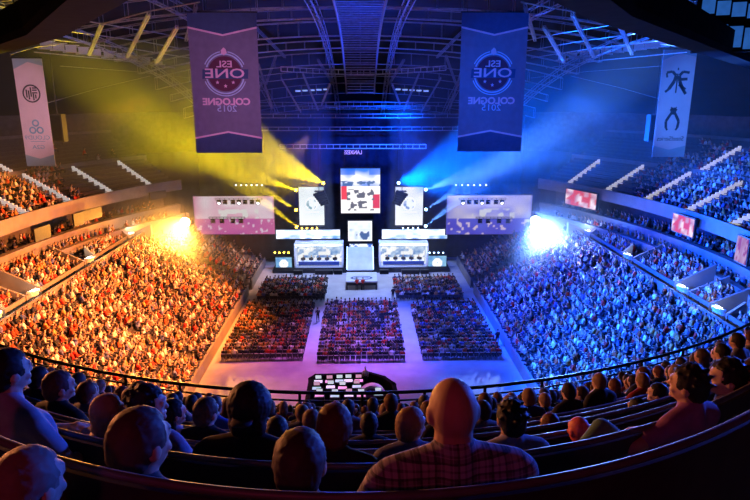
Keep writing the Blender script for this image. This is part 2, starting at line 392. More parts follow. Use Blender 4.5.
# back curtain behind the stage (pleated) and side masking
def drape(x0, x1, y0, y1, z0, z1, name, label):
    mb = MB(); n = int(math.hypot(x1-x0, y1-y0)/.45); vs = []; fs = []; d = Vector((x1-x0, y1-y0, 0)); L = d.length; d.normalize(); nn = Vector((-d.y, d.x, 0))
    for i in range(n+1):
        p = Vector((x0, y0, 0))+d*L*i/n+nn*(.13*math.sin(i*1.7)+.05*math.sin(i*.6)); vs += [(p.x, p.y, z0), (p.x, p.y, z1)]
    for i in range(n): fs.append((2*i, 2*i+2, 2*i+3, 2*i+1))
    mb.add(vs, fs); o = mb.build(name, M['curtain'], None, True); md = o.modifiers.new('t', 'SOLIDIFY'); md.thickness = .05
    return tag(o, label, 'curtain', 'masking curtains')
drape(-25, 25, 93, 93, 0, 22.5, 'curtain', 'tall dark pleated curtain behind the whole stage')
drape(-40, -25, 86, 93, 0, 17, 'curtain', 'dark curtain closing the hall beyond the amber-lit side screen')
drape(25, 40, 93, 86, 0, 17, 'curtain', 'dark curtain closing the hall beyond the blue-lit side screen')

# ------------------------------------------------------------------ near tier: terraces, benches, rail
ND, NH, ST, SH = 1.65, 1.22, .9, .50
NROW = 14
def row_dh(k): return ND+ST*k, NH+SH*k
def row_y(d, x): return d + x*x/(2*(1.3*d+.35))
def row_pt(k, x, off=0.):
    """point on the bench line of row k, moved OFF towards the arena"""
    d, h = row_dh(k); d += off; return Vector((x, row_y(d, x), 0))
def row_n(k, x, off=0.):
    d, h = row_dh(k); R = 1.3*(d+off)+.35; v = Vector((-x/R, 1, 0)); return v.normalized()
def row_floor(k): return 25-row_dh(k)[1]-1.0
def curve_xs(d, n=36, m=1.25): return [d*m*(2*i/n-1) for i in range(n+1)]
mb = MB()
for k in range(-2, NROW+1):
    d, h = row_dh(k); d0 = max(.25, d-.1); d1 = d+ST-.1
    z = 25-h-1.0; zn = z-SH; vs = []; fs = []
    X = curve_xs(max(d, 1.4), 36, 1.08)
    for x in X:
        vs += [(x, row_y(d0, x) if k > -2 else -2.5, z), (x, row_y(d1, x), z), (x, row_y(d1, x), zn if k < NROW else zn-2.5)]
    for i in range(len(X)-1): fs += [(3*i, 3*i+3, 3*i+4, 3*i+1), (3*i+1, 3*i+4, 3*i+5, 3*i+2)]
    mb.add(vs, fs)
struct('floor_near_tier', mb, M['conc'])
def near_bench(k):
    d, h = row_dh(k); zf = row_floor(k); zt = 25-h
    nm = f'long curved dark bench with pale top rail, {ORD[k+1]} row down from the camera'
    root = empty('spectator_bench', (0, d, zf), 0, nm, 'bench', 'curved benches of the near tier'); mi = Matrix.Translation(-root.location)
    X = curve_xs(d, 40, 1.05); P = [Vector((x, row_y(d, x), 0)) for x in X]; N = [row_n(k, x) for x in X]
    def sw(sec, name, m, smooth=False):
        mbb = MB(); q = len(sec); vs = []; fs = []
        for p, n in zip(P, N):
            for o, z in sec: v = p+n*o; vs.append(mi @ Vector((v.x, v.y, z)))
        for i in range(len(P)-1):
            for j in range(q): fs.append((i*q+j, i*q+(j+1) % q, (i+1)*q+(j+1) % q, (i+1)*q+j))
        fs += [tuple(range(q)), tuple(range((len(P)-1)*q, len(P)*q))[::-1]]
        mbb.add(vs, fs); return mbb.build(name, m, root, smooth)
    sw([(-.03, zt-.52), (.03, zt-.55), (.01, zt-.02), (-.03, zt-.02)], 'backrest', M['bench'])
    r = .016 if k < 3 else .02
    sw([(-.012+r*math.cos(a), zt+r*math.sin(a)) for a in [PI*2*i/8 for i in range(8)]], 'top_rail', M['benchr'], True)
    sw([(.03, zf+.40), (.46, zf+.42), (.47, zf+.46), (.03, zf+.45)], 'seat', M['bench'])
    ml = MB()
    for i in range(2, len(P)-2, 4): ml.box(mi @ (P[i]+N[i]*.2+Vector((0, 0, zf+.2))), (.06, .34, .40), math.atan2(-N[i].x, N[i].y))
    ml.build('bench_leg', M['dkmetal'], root)['kind'] = 'stuff'
for k in range(-0, NROW): near_bench(k)
# guard rail at the tier's front edge
RD, RZ = 15.9, 25-8.35
root = empty('guard_rail', (0, RD, RZ-.9), 0, 'curved dark metal guard rail along the front edge of the near tier', 'railing'); mi = Matrix.Translation(-root.location)
def rp(x, z): return Vector((x, row_y(RD, x), z))-root.location
XS = curve_xs(RD, 64, 1.2)
for nme, z, r in (('top_rail', RZ, .055), ('middle_rail', RZ-.26, .03), ('lower_rail', RZ-.48, .03)):
    MB().path([rp(x, z) for x in XS], r, 6).build(nme, M['dkmetal'], root)
for i, x in enumerate(curve_xs(RD, 20, 1.15)):
    MB().tube(rp(x, RZ-.7), rp(x, RZ), .045, 6).build('post', M['dkmetal'], root)
mb = MB(); vs = []; fs = []
for x in XS:
    for y, z in ((RD-.25, RZ-1.3), (RD-.25, RZ-.68), (RD+.25, RZ-.68), (RD+.25, RZ-2.6)): vs.append((x, row_y(y, x), z))
for i in range(len(XS)-1):
    for j in range(3): fs.append((4*i+j, 4*i+4+j, 4*i+5+j, 4*i+1+j))
mb.add(vs, fs); struct('trim_11', mb, M['conc'])
# ------------------------------------------------------------------ roof steel
def truss_mesh(pts, w_, h_, r, step, mi):
    """box truss along a polyline: four chords, verticals and diagonals"""
    mb = MB(); P = [Vector(p) for p in pts]; L = []
    for i, p in enumerate(P):
        t = (P[min(i+1, len(P)-1)]-P[max(i-1, 0)]).normalized(); sd = t.cross(Vector((0, 0, 1))).normalized()
        L.append([mi @ (p+sd*a*w_/2+Vector((0, 0, b*h_/2))) for a, b in ((-1, -1), (1, -1), (1, 1), (-1, 1))])
    for j in range(4):
        for i in range(len(L)-1): mb.tube(L[i][j], L[i+1][j], r, 4, cap=False)
    for i in range(len(L)):
        for j in range(4): mb.tube(L[i][j], L[i][(j+1) % 4], r*.6, 3, cap=False)
        if i < len(L)-1:
            a = i % 2
            for j in (1, 3): mb.tube(L[i][j+(-1 if a else 0)], L[i+1][j-(0 if a else 1)], r*.6, 3, cap=False)
            mb.tube(L[i][0], L[i+1][1], r*.5, 3, cap=False)
    return mb
def truss(name, pts, w_, h_, r, label, cat='truss', group=None, m='metal'):
    loc = Vector(pts[len(pts)//2]); o = truss_mesh(pts, w_, h_, r, 1, Matrix.Translation(-loc)).build(name, M[m]); o.location = loc
    return tag(o, label, cat, group)
ys = [42, 49, 56, 63, 70, 77, 83, 89, 95, 101]
for i, y in enumerate(ys):
    half = min(27., 50*math.sqrt(max(.05, 1-((y-45)/62)**2))); n = int(half*2/2.2)
    pts = [(x, y, roof_z(x, y)) for x in [half*(2*k/n-1) for k in range(n+1)]]
    truss('roof_truss', pts, .9, 1.5 if i % 2 == 0 else .9, .055, f'steel roof truss spanning the hall crosswise, {ORD[len(ys)-i]} from the back curtain', 'truss', 'crosswise roof trusses')
for i, x in enumerate((-27, -16, -4.3, 4.3, 16, 27)):
    y1 = 45+60*math.sqrt(1-(x/54)**2); y0 = 38
    n = int((y1-y0)/2.4); pts = [(x*(1-.15*(k/n)), y0+(y1-y0)*k/n, roof_z(x, y0+(y1-y0)*k/n)-.5) for k in range(n+1)]
    truss('roof_girder', pts, .5, .9, .05, f'steel roof girder running lengthwise, {ORD[[3,2,1,1,2,3][i]]} out from the central catwalk, {"amber" if x < 0 else "blue"} side', 'girder', 'lengthwise roof girders')
# eaves: short radial ribs where the roof meets the wall
for s in (-1, 1):
    for i in range(0):
        a = R_(52+i*10.5); c, sn = math.cos(a), math.sin(a)
        P_ = [(s*r*sn, 45-1.14*r*c, roof_z(s*r*sn, 45-1.14*r*c)-.1) for r in (36, 40, 44, 48, 51.5)]
        truss('roof_rib', P_, .35, .8, .08, f'short steel rib at the roof edge, {ORD[9-i]} from the stage, {SIDE[s]} side', 'rib', 'ribs at the roof edge')
    # raking struts and pipes in front of the vent strip
    def X_(x): return x if s < 0 else 721-x
    SG = [(102, 24, 89, 54), (149, 14, 127, 57), (177, 27, 157, 62), (196, 6, 186, 40)]
    for i, (xa, ya, xb, yb) in enumerate(SG):
        truss('roof_strut', [Vector(at_y(X_(xa), ya, 48)).lerp(Vector(at_y(X_(xb), yb, 55)), k/5) for k in range(6)], .18, .18, .05, f'raking steel roof strut above the vent panels, {ORD[i+1]} from the narrow banner, {SIDE[s]} side', 'strut', 'raking roof struts', 'metal')
    for i, (pa, pb, ya, yb) in enumerate((((60, 30), (200, 52), 52, 74), ((40, 38), (190, 58), 52, 76), ((80, 20), (215, 45), 50, 74), ((102, 24), (200, 2), 48, 44), ((34, 52), (175, 68), 54, 78), ((10, 54), (60, 44), 50, 54), ((60, 66), (190, 78), 62, 84), ((30, 108), (150, 76), 58, 80))):
        a_, b_ = Vector(at_y(X_(pa[0]), pa[1], ya)), Vector(at_y(X_(pb[0]), pb[1], yb)); o = MB().path([Vector((0, 0, 0)), (b_-a_)*.5+Vector((0, 0, .15)), b_-a_], .05 if i < 6 else .025, 5).build('roof_pipe', M['metal']); o.location = a_
        tag(o, f'thin straight pipe under the {SIDE[s]} side roof, {ORD[i+1]} of eight counted downwards', 'pipe', 'pipes under the side roof')
    # pale vent strip high on the side roof
    for i in range(10):
        p = at_y((46+12.5*i) if s < 0 else 721-(60+11*i), 45+1.9*i if s < 0 else 43+1.6*i, 57+2.6*i)
        mb = MB(); mb.box((0, 0, 0), (.95, .15, .6)); mb.box((0, -.1, .33), (1.5, .3, .06)); mb.box((0, -.1, -.33), (1.5, .3, .06))
        o = mb.build('roof_vent_panel', M['white']); o.location = p; o.rotation_euler = (0, 0, -s*.5)
        tag(o, f'pale square vent panel under the roof edge, {ORD[10-i]} from the stage, {SIDE[s]} side', 'panel', 'vent panels at the roof edge')
# central catwalk made of slats
root = empty('roof_catwalk', (0, 66, 33), 0, 'long slatted catwalk along the middle of the roof', 'catwalk')
mi = Matrix.Translation(-root.location); m1 = MB()
for k in range(48):
    y = 40+k*1.15; z = roof_z(0, y)-1.0; m1.box(mi @ Vector((0, y, z)), (3.9, .22, .12))
for x in (-2.1, 2.1):
    m2 = MB(); m2.path([mi @ Vector((x, 40+k*2.6, roof_z(0, 40+k*2.6)-1.0)) for k in range(22)], .12, 5)
    m2.path([mi @ Vector((x, 40+k*2.6, roof_z(0, 40+k*2.6)-.1)) for k in range(22)], .06, 4)
    for k in range(22): m2.tube(mi @ Vector((x, 40+k*2.6, roof_z(0, 40+k*2.6)-1.0)), mi @ Vector((x, 40+k*2.6, roof_z(0, 40+k*2.6)-.1)), .04, 4)
    m2.build('side_rail', M['metal'], root)
m1.build('walkway_slats', M['metal'], root)
# raking struts, lamp strips and a low cross truss among the far roof steel
CS = [(255, 27, 285, 57, 74, 82), (258, 62, 272, 108, 90, 96), (281, 78, 301, 112, 91, 96), (262, 84, 240, 112, 91, 95), (303, 74, 318, 110, 90, 96), (318, 60, 333, 84, 84, 92), (330, 84, 322, 104, 91, 96), (276, 56, 266, 84, 84, 92)]
for s in (-1, 1):
    for i, (xa, ya, xb, yb, Ya, Yb) in enumerate(CS):
        if s > 0: xa, xb = 722-xa, 722-xb
        a_, b_ = Vector(at_y(xa, ya, min(Ya, 92))), Vector(at_y(xb, yb, min(Yb, 92.2)))
        truss('roof_strut', [a_.lerp(b_, k/6) for k in range(7)], .22, .22, .05, f'raking strut in the far roof steel, {ORD[i+1]} counted from the {"amber" if s < 0 else "blue"}-side badge banner', 'strut', 'far roof struts', 'metal')
    for i in range(5):
        xa = (298+7*i) if s < 0 else (724-298-7*i); p = at_y(xa, 91-.4*i, 91.6)
        r = empty('roof_lamp', p, 0, f'small pale roof lamp strip under the far roof, {ORD[i+1]} from the {"amber" if s < 0 else "blue"}-side banner', 'lamp', 'roof lamp strips')
        MB().box((0, 0, 0), (.75, .12, .22)).build('lamp_strip', mat('roof_lamp_glow', (.35, .5, .95), .5, 0, .1, 2, 0, .8), r); MB().box((0, 0, .2), (.85, .2, .14)).build('housing', M['dkmetal'], r)
a_, b_ = Vector(at_y(281, 69, 88)), Vector(at_y(446, 68, 88)); pts = [a_.lerp(b_, i/26) for i in range(27)]
truss('rigging_truss', [p-Vector((0, 0, .5*math.sin(PI*i/26))) for i, p in enumerate(pts)], .5, .6, .07, 'long sagging pale truss across the roof where the central catwalk ends', 'truss', None, 'paint')
a_, b_ = Vector(at_y(296, 108, 92)), Vector(at_y(430, 108, 92))
truss('rigging_truss', [a_.lerp(b_, i/20) for i in range(21)], .3, .3, .05, 'thin straight truss below the roof lamp strips, above the dark curtain', 'truss', None, 'metal')
# black service gantries close overhead
def gantry(pts, label, panels):
    root = empty('service_gantry', pts[1], 0, label, 'gantry', 'black gantries under the roof'); mi = Matrix.Translation(-Vector(pts[1])); mb = MB(); P = [Vector(p) for p in pts]
    fine = []
    for a, b in zip(P[:-1], P[1:]):
        for k in range(6): fine.append(a.lerp(b, k/6))
    fine.append(P[-1])
    vs = []; fs = []; q = 6
    for i, p in enumerate(fine):
        t = (fine[min(i+1, len(fine)-1)]-fine[max(i-1, 0)]).normalized(); sd = t.cross(Vector((0, 0, 1)))
        for a, b in ((-.6, 0), (.6, 0), (.7, .25), (.7, 1.2), (-.7, 1.2), (-.7, .25)): vs.append(mi @ (p+sd*a+Vector((0, 0, b))))
    for i in range(len(fine)-1):
        for j in range(q): fs.append((i*q+j, i*q+(j+1) % q, (i+1)*q+(j+1) % q, (i+1)*q+j))
    fs += [tuple(range(q)), tuple(range((len(fine)-1)*q, len(fine)*q))]
    mb.add(vs, fs); mb.build('gantry_deck', M['black'], root)
    for i in range(0, len(fine), 3): MB().tube(mi @ (fine[i]+Vector((0, 0, 1.2))), mi @ Vector((fine[i].x, fine[i].y, max(fine[i].z+2, roof_z(fine[i].x, max(fine[i].y, 10))))), .03, 4).build('hanger_rod', M['dkmetal'], root)
def gpts(pl, z): return [tuple(at_z(x, y, z)) for x, y in pl]
gantry(gpts([(150, -35), (95, 2), (45, 36), (0, 50)], 27.2)+[(-24, 37, 27), (-33, 44, 26)], 'thick black service gantry overhead on the amber-lit side', 0)
gantry(gpts([(540, -25), (610, 18), (680, 42), (750, 66)], 27.2)+[(34, 48, 26)], 'thick black service gantry overhead on the blue-lit side', 0)
# window panels of the control room above the blue side gantry
root = empty('control_room', at_y(728, 44, 33), R_(-22), 'dark overhead control room with two rows of blue-lit panes, above the blue-side gantry', 'control room')
MB().box((.6, .3, 1.3), (4.6, .6, 3.4)).build('housing', M['black'], root)
for j in range(2):
    for i in range(5):
        MB().box((-1.15+i*.72, -.04, .55-.1*i+j*1.35), (.62, .06, 1.05 if j == 0 else .7)).build('pane', mat('blue_lit_pane', (.03, .16, .6), .4, 0, .15, 2, 0, .55), root)

# ------------------------------------------------------------------ lettering
def text_mesh(txt, size, ext=.01, mirror=True, bold=0.):
    c = bpy.data.curves.new('t', 'FONT'); c.body = txt; c.size = size; c.align_x = 'CENTER'; c.align_y = 'CENTER'; c.extrude = ext; c.offset = bold; c.resolution_u = 3
    o = bpy.data.objects.new('t', c); C.objects.link(o); dg = bpy.context.evaluated_depsgraph_get(); me = bpy.data.meshes.new_from_object(o.evaluated_get(dg))
    bpy.data.objects.remove(o); bpy.data.curves.remove(c)
    me.transform(Matrix.Rotation(PI/2, 4, 'X'))
    if mirror: me.transform(Matrix.Scale(-1, 4, (1, 0, 0))); me.flip_normals()
    return me
def letters(parent, name, txt, size, x, z, y, m, sx=1., bold=0., label=None):
    me = text_mesh(txt, size, bold=bold); me.transform(Matrix.Diagonal((sx, 1, 1, 1))); me.materials.append(m); o = link(name, me, parent, (x, y, z))
    if label: o['label'] = label
    return o
def arc_band(mb, cx, cz, r0, r1, a0, a1, y0, y1, n=28):
    P = [(cx+r1*math.cos(a0+(a1-a0)*i/n), cz+r1*math.sin(a0+(a1-a0)*i/n)) for i in range(n+1)]
    Q = [(cx+r0*math.cos(a0+(a1-a0)*i/n), cz+r0*math.sin(a0+(a1-a0)*i/n)) for i in range(n+1)]
    for i in range(n): mb.prism([Q[i], P[i], P[i+1], Q[i+1]], y0, y1)
    return mb
# ------------------------------------------------------------------ banners
def banner(name, tl, tr, bl, Y, label):
    a, b, c = at_y(*tl, Y), at_y(*tr, Y), at_y(*bl, Y); W = (b-a).length; H = a.z-c.z
    cx = (a.x+b.x)/2; root = empty(name, (cx, Y, c.z), 0, label, 'banner', 'hanging banners'); return root, W, H
P_ = dict(vio=mat('banner_violet', (.20, .15, .22), .85, 0, .08, 2), navy=mat('banner_navy', (.055, .075, .16), .85, 0, .1, 2), pink=mat('banner_stripe', (.85, .45, .55), .8, 0, .05, 2),
          red=mat('badge_red', (.13, .03, .06), .8, 0, .1, 3), pale=mat('banner_pale', (.68, .55, .62), .8, 0, .05, 1), slate=mat('banner_slate', (.30, .42, .52), .8, 0, .08, 1), grey=mat('mark_grey', (.05, .05, .06), .8, 0, .1, 2),
          sky=mat('mark_blue', (.20, .38, .52), .8, 0, .1, 2), ringm=mat('badge_ring', (.50, .55, .72), .8, 0, .1, 2))
def hang(root, W, H, top):
    mb = MB(); mb.tube((-W/2-.1, 0, H), (W/2+.1, 0, H), .06, 6); mb.build('hanging_bar', M['dkmetal'], root)
    for x in (-W*.42, W*.42): MB().tube((x, 0, H), (x, 0, H+top), .02, 4).build('cable', M['dkmetal'], root)
def event_banner(tl, tr, bl, Y, label, side):
    root, W, H = banner('hanging_banner', tl, tr, bl, Y, label)
    base = MB().box((0, 0, H/2), (W, .04, H)).build('cloth_panel', P_['vio'], root)
    t = .13*H; t2 = .085*H
    MB().prism([(-W/2, H), (W/2, H), (W/2, H-t+.55*.06*H), (0, H-t-.02*H), (-W/2, H-t+.55*.06*H)], -.03, -.022).build('top_chevron', P_['navy'], root)
    mb = MB(); s_ = .013*H
    mb.prism([(-W/2, H-t+.033*H), (0, H-t-.02*H), (0, H-t-.02*H-s_), (-W/2, H-t+.033*H-s_)], -.035, -.022); mb.prism([(0, H-t-.02*H), (W/2, H-t+.033*H), (W/2, H-t+.033*H-s_), (0, H-t-.02*H-s_)], -.035, -.022)
    z0, z1 = .105*H, .15*H
    mb.prism([(-W/2, z0), (0, z1), (0, z1+s_), (-W/2, z0+s_)], -.035, -.022); mb.prism([(0, z1), (W/2, z0), (W/2, z0+s_), (0, z1+s_)], -.035, -.022)
    mb.build('pink_stripe', P_['pink'], root)
    MB().prism([(-W/2, 0), (W/2, 0), (W/2, z0), (0, z1), (-W/2, z0)], -.03, -.022).build('bottom_chevron', P_['navy'], root)
    cz, r = .575*H, .29*W
    disc = MB().prism([(r*.86*math.cos(2*PI*i/36), cz+r*.86*math.sin(2*PI*i/36)) for i in range(36)], -.034, -.022).build('badge_disc', P_['red'], root)
    mb = MB()
    arc_band(mb, 0, cz, r*.93, r*1.0, R_(-165), R_(-15), -.05, -.022); arc_band(mb, 0, cz, r*.93, r*1.0, R_(20), R_(160), -.05, -.022)
    arc_band(mb, 0, cz, r*1.06, r*1.11, R_(-160), R_(-20), -.05, -.022); arc_band(mb, 0, cz, r*1.06, r*1.11, R_(25), R_(80), -.05, -.022); arc_band(mb, 0, cz, r*1.06, r*1.11, R_(100), R_(155), -.05, -.022)
    mb.build('badge_ring', P_['ringm'], root)
    mb = MB(); mb.prism([(-r*1.16, cz-.24*r), (r*1.16, cz-.24*r), (r*1.2, cz+.22*r), (-r*1.12, cz+.22*r)], -.052, -.035); mb.build('badge_bar', P_['navy'], root)
    letters(root, 'lettering', 'ONE', .9*r*.72, 0, cz, -.07, P_['pink'], 1.5, .012)
    letters(root, 'lettering', 'ESL', .5*r*.9, 0, cz+.46*r, -.06, P_['pink'], 1.25, .012)
    letters(root, 'lettering', 'COLOGNE', .068*H, 0, .375*H, -.04, P_['pink'], 1.06, .03)
    letters(root, 'lettering', '2015', .066*H, 0, .325*H, -.04, P_['ringm'], 1.15)
    mb = MB()
    mb.prism([(-.13*r, cz+.98*r), (0, cz+.9*r), (.16*r, cz+1.02*r), (.1*r, cz+1.2*r), (0, cz+1.28*r), (-.14*r, cz+1.14*r)], -.06, -.022)
    for x, z in ((-.4, -.42), (0, -.6), (.4, -.42)):
        mb.prism([(x*r+.1*r*(1 if i % 2 == 0 else .42)*math.sin(PI*i/5), cz+z*r+.1*r*(1 if i % 2 == 0 else .42)*math.cos(PI*i/5)) for i in range(10)], -.06, -.022)
    mb.build('badge_stars', P_['pink'], root)
    hang(root, W, H, 2.5)
event_banner((186.5, 12), (256, 9), (194, 153), 49, 'large violet banner with round event badge hanging between yellow beams and stage', -1)
event_banner((462, 12), (529, 12), (460, 151.5), 49, 'large event badge banner washed in deep blue light, over the blue-lit half', 1)
def team_banner(tl, tr, bl, Y, label, marks):
    root, W, H = banner('team_banner', tl, tr, bl, Y, label)
    MB().box((0, 0, H/2), (W, .04, H)).build('cloth_panel', P_['pale'], root)
    MB().prism([(-W/2, H), (W/2, H), (W/2, H*.93), (0, H*.965), (-W/2, H*.9)], -.03, -.022).build('top_chevron', P_['slate'], root)
    MB().prism([(-W/2, 0), (W/2, 0), (W/2, .11*H), (0, .07*H), (-W/2, .11*H)], -.03, -.022).build('bottom_chevron', P_['slate'], root)
    marks(root, W, H); hang(root, W, H, 2.5)
def marks_a(root, W, H):
    r = .30*W; cz = .68*H; mb = MB(); arc_band(mb, 0, cz, r*.86, r*1.02, 0, 2*PI, -.04, -.022)
    for x, h0, h1 in ((-.55, -.45, .45), (-.3, -.65, .35), (-.05, -.35, .7), (.2, -.75, .0), (.45, -.55, -.1)): mb.box((x*r, -.031, cz+(h0+h1)/2*r), (.15*r, .018, (h1-h0)*r))
    for z in (.08, .38, .62): mb.box((.38*r, -.031, cz+z*r), (.62*r*(1-z*.4), .018, .14*r))
    mb.build('round_mark', P_['grey'], root)
    mb = MB(); c = .365*H; q = .115*W
    for a in (90, 215, 325): arc_band(mb, 1.35*q*math.cos(R_(a)), c+1.35*q*math.sin(R_(a)), q*.62, q*1.1, 0, 2*PI, -.04, -.022, 18)
    mb.build('cloud_mark', P_['sky'], root)
    letters(root, 'lettering', 'CLOUD9', .20*W, 0, .27*H, -.04, P_['sky'], 1.1)
    MB().box((0, -.03, .235*H), (.5*W, .01, .05)).build('divider_line', P_['sky'], root)
    letters(root, 'lettering', 'G2A', .19*W, 0, .18*H, -.04, P_['sky'], 1.2)
def marks_b(root, W, H):
    mb = MB(); r = .28*W; cz = .70*H
    def stroke(pts, th):
        for (a, b), (c, d), t in zip(pts[:-1], pts[1:], th):
            v = Vector((c-a, d-b)); n = Vector((-v.y, v.x)).normalized()*t/2; mb.prism([(a*r+n.x*r, cz+(b)*r+n.y*r), (a*r-n.x*r, cz+b*r-n.y*r), (c*r-n.x*r, cz+d*r-n.y*r), (c*r+n.x*r, cz+d*r+n.y*r)], -.04, -.022)
    stroke([(-1.2, 1.0), (-.6, 1.12), (-.15, .7), (-.3, .1), (-.8, -.7), (-1.15, -1.0)], (.26, .3, .34, .36, .26)); stroke([(-1.2, .95), (-1.1, .5)], (.2,))
    stroke([(1.25, 1.0), (.55, 1.1), (.2, .7), (.3, .1), (.65, -.6), (1.1, -1.2)], (.26, .3, .34, .36, .3)); stroke([(.35, .3), (1.1, .35)], (.3,)); stroke([(.25, -.2), (1.0, -.75)], (.3,))
    stroke([(0, 1.5), (0, 1.25)], (.14,)); stroke([(0, .9), (0, -1.1)], (.14,))
    mb.build('team_mark', P_['grey'], root)
    mb = MB(); cz = .385*H
    stroke([(-.1, .5), (-.35, .1), (-.7, -.5), (-.62, -1.2), (-.45, -1.45)], (.28, .3, .28, .2)); stroke([(.1, .5), (.35, .1), (.7, -.5), (.62, -1.2), (.45, -1.45)], (.28, .3, .28, .2))
    stroke([(-.35, .6), (0, .85), (.35, .6)], (.3, .3)); stroke([(0, .8), (0, .2)], (.24,)); stroke([(-.3, 1.0), (-.15, .75)], (.12,)); stroke([(.3, 1.0), (.15, .75)], (.12,))
    mb.build('claw_mark', P_['grey'], root)
    letters(root, 'lettering', 'SteelSeries', .19*W, 0, .175*H, -.04, P_['grey'], 1.0)
team_banner((12, 58), (41, 54), (22, 166), 58, 'narrow pale banner with round striped mark and blue cloud mark, over the amber-lit tier', marks_a)
team_banner((664, 49), (697, 52), (657, 157), 58, 'narrow pale blue banner with claw marks, hanging over the blue-lit tier', marks_b)
# speaker hung beside each narrow banner
for s, px in ((-1, 59), (1, 653)):
    p = at_y(px, 128, 60); root = empty('hanging_speaker', p, 0, f'dark speaker box hanging next to the narrow banner, {SIDE[s]} side', 'speaker')
    MB().box((0, 0, 0), (1.1, .9, 2.6)).build('cabinet', M['dkmetal'], root); MB().box((0, -.47, 0), (.9, .04, 2.3)).build('grille', M['black'], root); MB().tube((0, 0, 1.3), (0, 0, 9), .04, 5).build('cable', M['dkmetal'], root)

# ------------------------------------------------------------------ screens
def picture(w_, h_, nx, ny, fn, name='picture', strength=None):
    """a flat display whose cells carry the colours fn(u, v) gives"""
    vs = []; cs = []; fs = []
    for j in range(ny+1):
        for i in range(nx+1): vs.append((w_*(i/nx-.5), 0, h_*(j/ny-.5))); c = fn(i/nx, j/ny); cs.append(tuple(max(0, float(q)) for q in c))
    for j in range(ny):
        for i in range(nx): a = j*(nx+1)+i; fs.append((a, a+1, a+nx+2, a+nx+1))
    mb = MB(); mb.v = vs; mb.f = fs; mb.c = cs; return mb
def vnoise(u, v, fx, fy, seed):
    def h(i, j): return (math.sin(i*127.1+j*311.7+seed*74.7)*43758.5453) % 1.0
    x, y = u*fx, v*fy; i, j = math.floor(x), math.floor(y); a, b = x-i, y-j; a = a*a*(3-2*a); b = b*b*(3-2*b)
    return (h(i, j)*(1-a)+h(i+1, j)*a)*(1-b)+(h(i, j+1)*(1-a)+h(i+1, j+1)*a)*b
def mix(a, b, t): t = max(0, min(1, t)); return tuple(p*(1-t)+q*t for p, q in zip(a, b))
def screen(name, x0, y0, x1, y1, Y, fn, label, nx=48, ny=36, depth=.35, group=None, cables=None, frame=.1, tilt=0, mname='screen', cat='screen'):
    a, b = at_y(x0, y0, Y), at_y(x1, y1, Y); W = abs(b.x-a.x); H = abs(a.z-b.z); c = (a+b)/2
    root = empty(name, c, tilt, label, cat, group)
    MB().box((0, depth/2+.02, 0), (W+2*frame, depth, H+2*frame)).build('housing', M['dkmetal'], root)
    picture(W, H, nx, ny, fn).build('display', M[mname], root)
    if cables:
        for x in (-W*.4, W*.4): MB().tube((x, depth/2, H/2), (x, depth/2, H/2+cables), .04, 4).build('cable', M['dkmetal'], root)
    return root, W, H
M['screen2'] = mat_attr('screen_picture_soft', .6)
def pic_main(u, v):
    n = vnoise(u, v, 14, 16, 3); m = vnoise(u, v, 5, 6, 9)
    if v > .60:
        c = mix((.05, .22, .9), (1, 1, 1), (1-abs(v-.76)*5)+m*.9-.3)
        if v > .85: c = mix(c, (.02, .15, .8), .75 if abs(u-.55) > .18 else 0)
        if v < .72: c = mix(c, (.02, .1, .3), .9 if n > .55 else .1)
        return c
    c = (1, .97, .93)
    if abs(u-.08) < .08 and v > .3: c = (.85, .05, .06)
    if abs(u-.9) < .09 and .1 < v < .42: c = (.7, .04, .08)
    if n > .62 and .15 < u < .85 and .06 < v < .55: c = (.12, .12, .14)
    return c
screen('main_screen', 340.5, 168.5, 380, 213, 88.5, pic_main, 'big central screen with a blue and white game picture above white overlay', 56, 60, cables=7)
def pic_small(u, v):
    n = vnoise(u, v, 9, 7, 5); c = mix((.9, .95, 1), (.35, .5, .75), n*.8*(1 if v < .6 else .4))
    if .35 < u < .9 and v < .5 and vnoise(u, v, 7, 6, 2) > .45: c = (.06, .12, .3)
    if u < .05 or u > .95 or v < .06 or v > .94: c = (1, 1, 1)
    return c
screen('centre_screen', 348, 221, 372, 241, 88.2, pic_small, 'small bright white centre screen below the big central screen', 30, 24)
screen('caption_screen', 349.5, 244, 372.5, 252, 88.0, lambda u, v: (.9, .95, 1) if vnoise(u, v, 10, 4, 8) < .62 else (.05, .15, .6), 'thin caption screen above the stage ramp', 24, 9, frame=.06)
def pic_tall(col):
    def f(u, v):
        c = mix((1.1, 1.1, 1.1), col, .15+.8*vnoise(u, v, 2, 3, 4)*v); r = math.hypot((u-.5)*1.0, (v-.56)*1.45)
        if .21 < r < .25: c = (1, 1, 1)
        elif r <= .21: c = mix(col, (1, 1, 1), .3 if v > .56 else .05) if vnoise(u, v, 9, 9, 3) > .4 else (.85, .9, .95)
        if .33 < v < .36 and .2 < u < .8: c = (1, 1, 1)
        return c
    return f
screen('tall_screen', 298.5, 187, 324.5, 225, 87.8, pic_tall((.18, .35, .42)), 'tall white screen with round badge between yellow beams and central screen', 36, 52, cables=9)
screen('tall_screen', 395.5, 187, 422.5, 225, 87.8, pic_tall((.16, .28, .62)), 'tall white screen with round badge between central screen and blue beams', 36, 52, cables=9)
def pic_side(tint, dark, seed):
    def f(u, v):
        n = vnoise(u, v, 7, 5, seed); k = vnoise(u, v, 30, 14, seed+1)
        c = mix(tint, (1.1, 1, 1.1), .12+.75*(v > .42)*n+.12*v)
        if v < .42: c = mix(dark, tint, .55*n+.35); c = mix(c, (1, .8, 1), 1 if k > .78 else 0)
        if .42 < v < .66 and .3 < u < .8 and vnoise(u, v, 14, 10, seed+2) > .5: c = (1, 1, 1)
        if u < .02 or u > .98: c = mix(c, tint, .5)
        return c
    return f
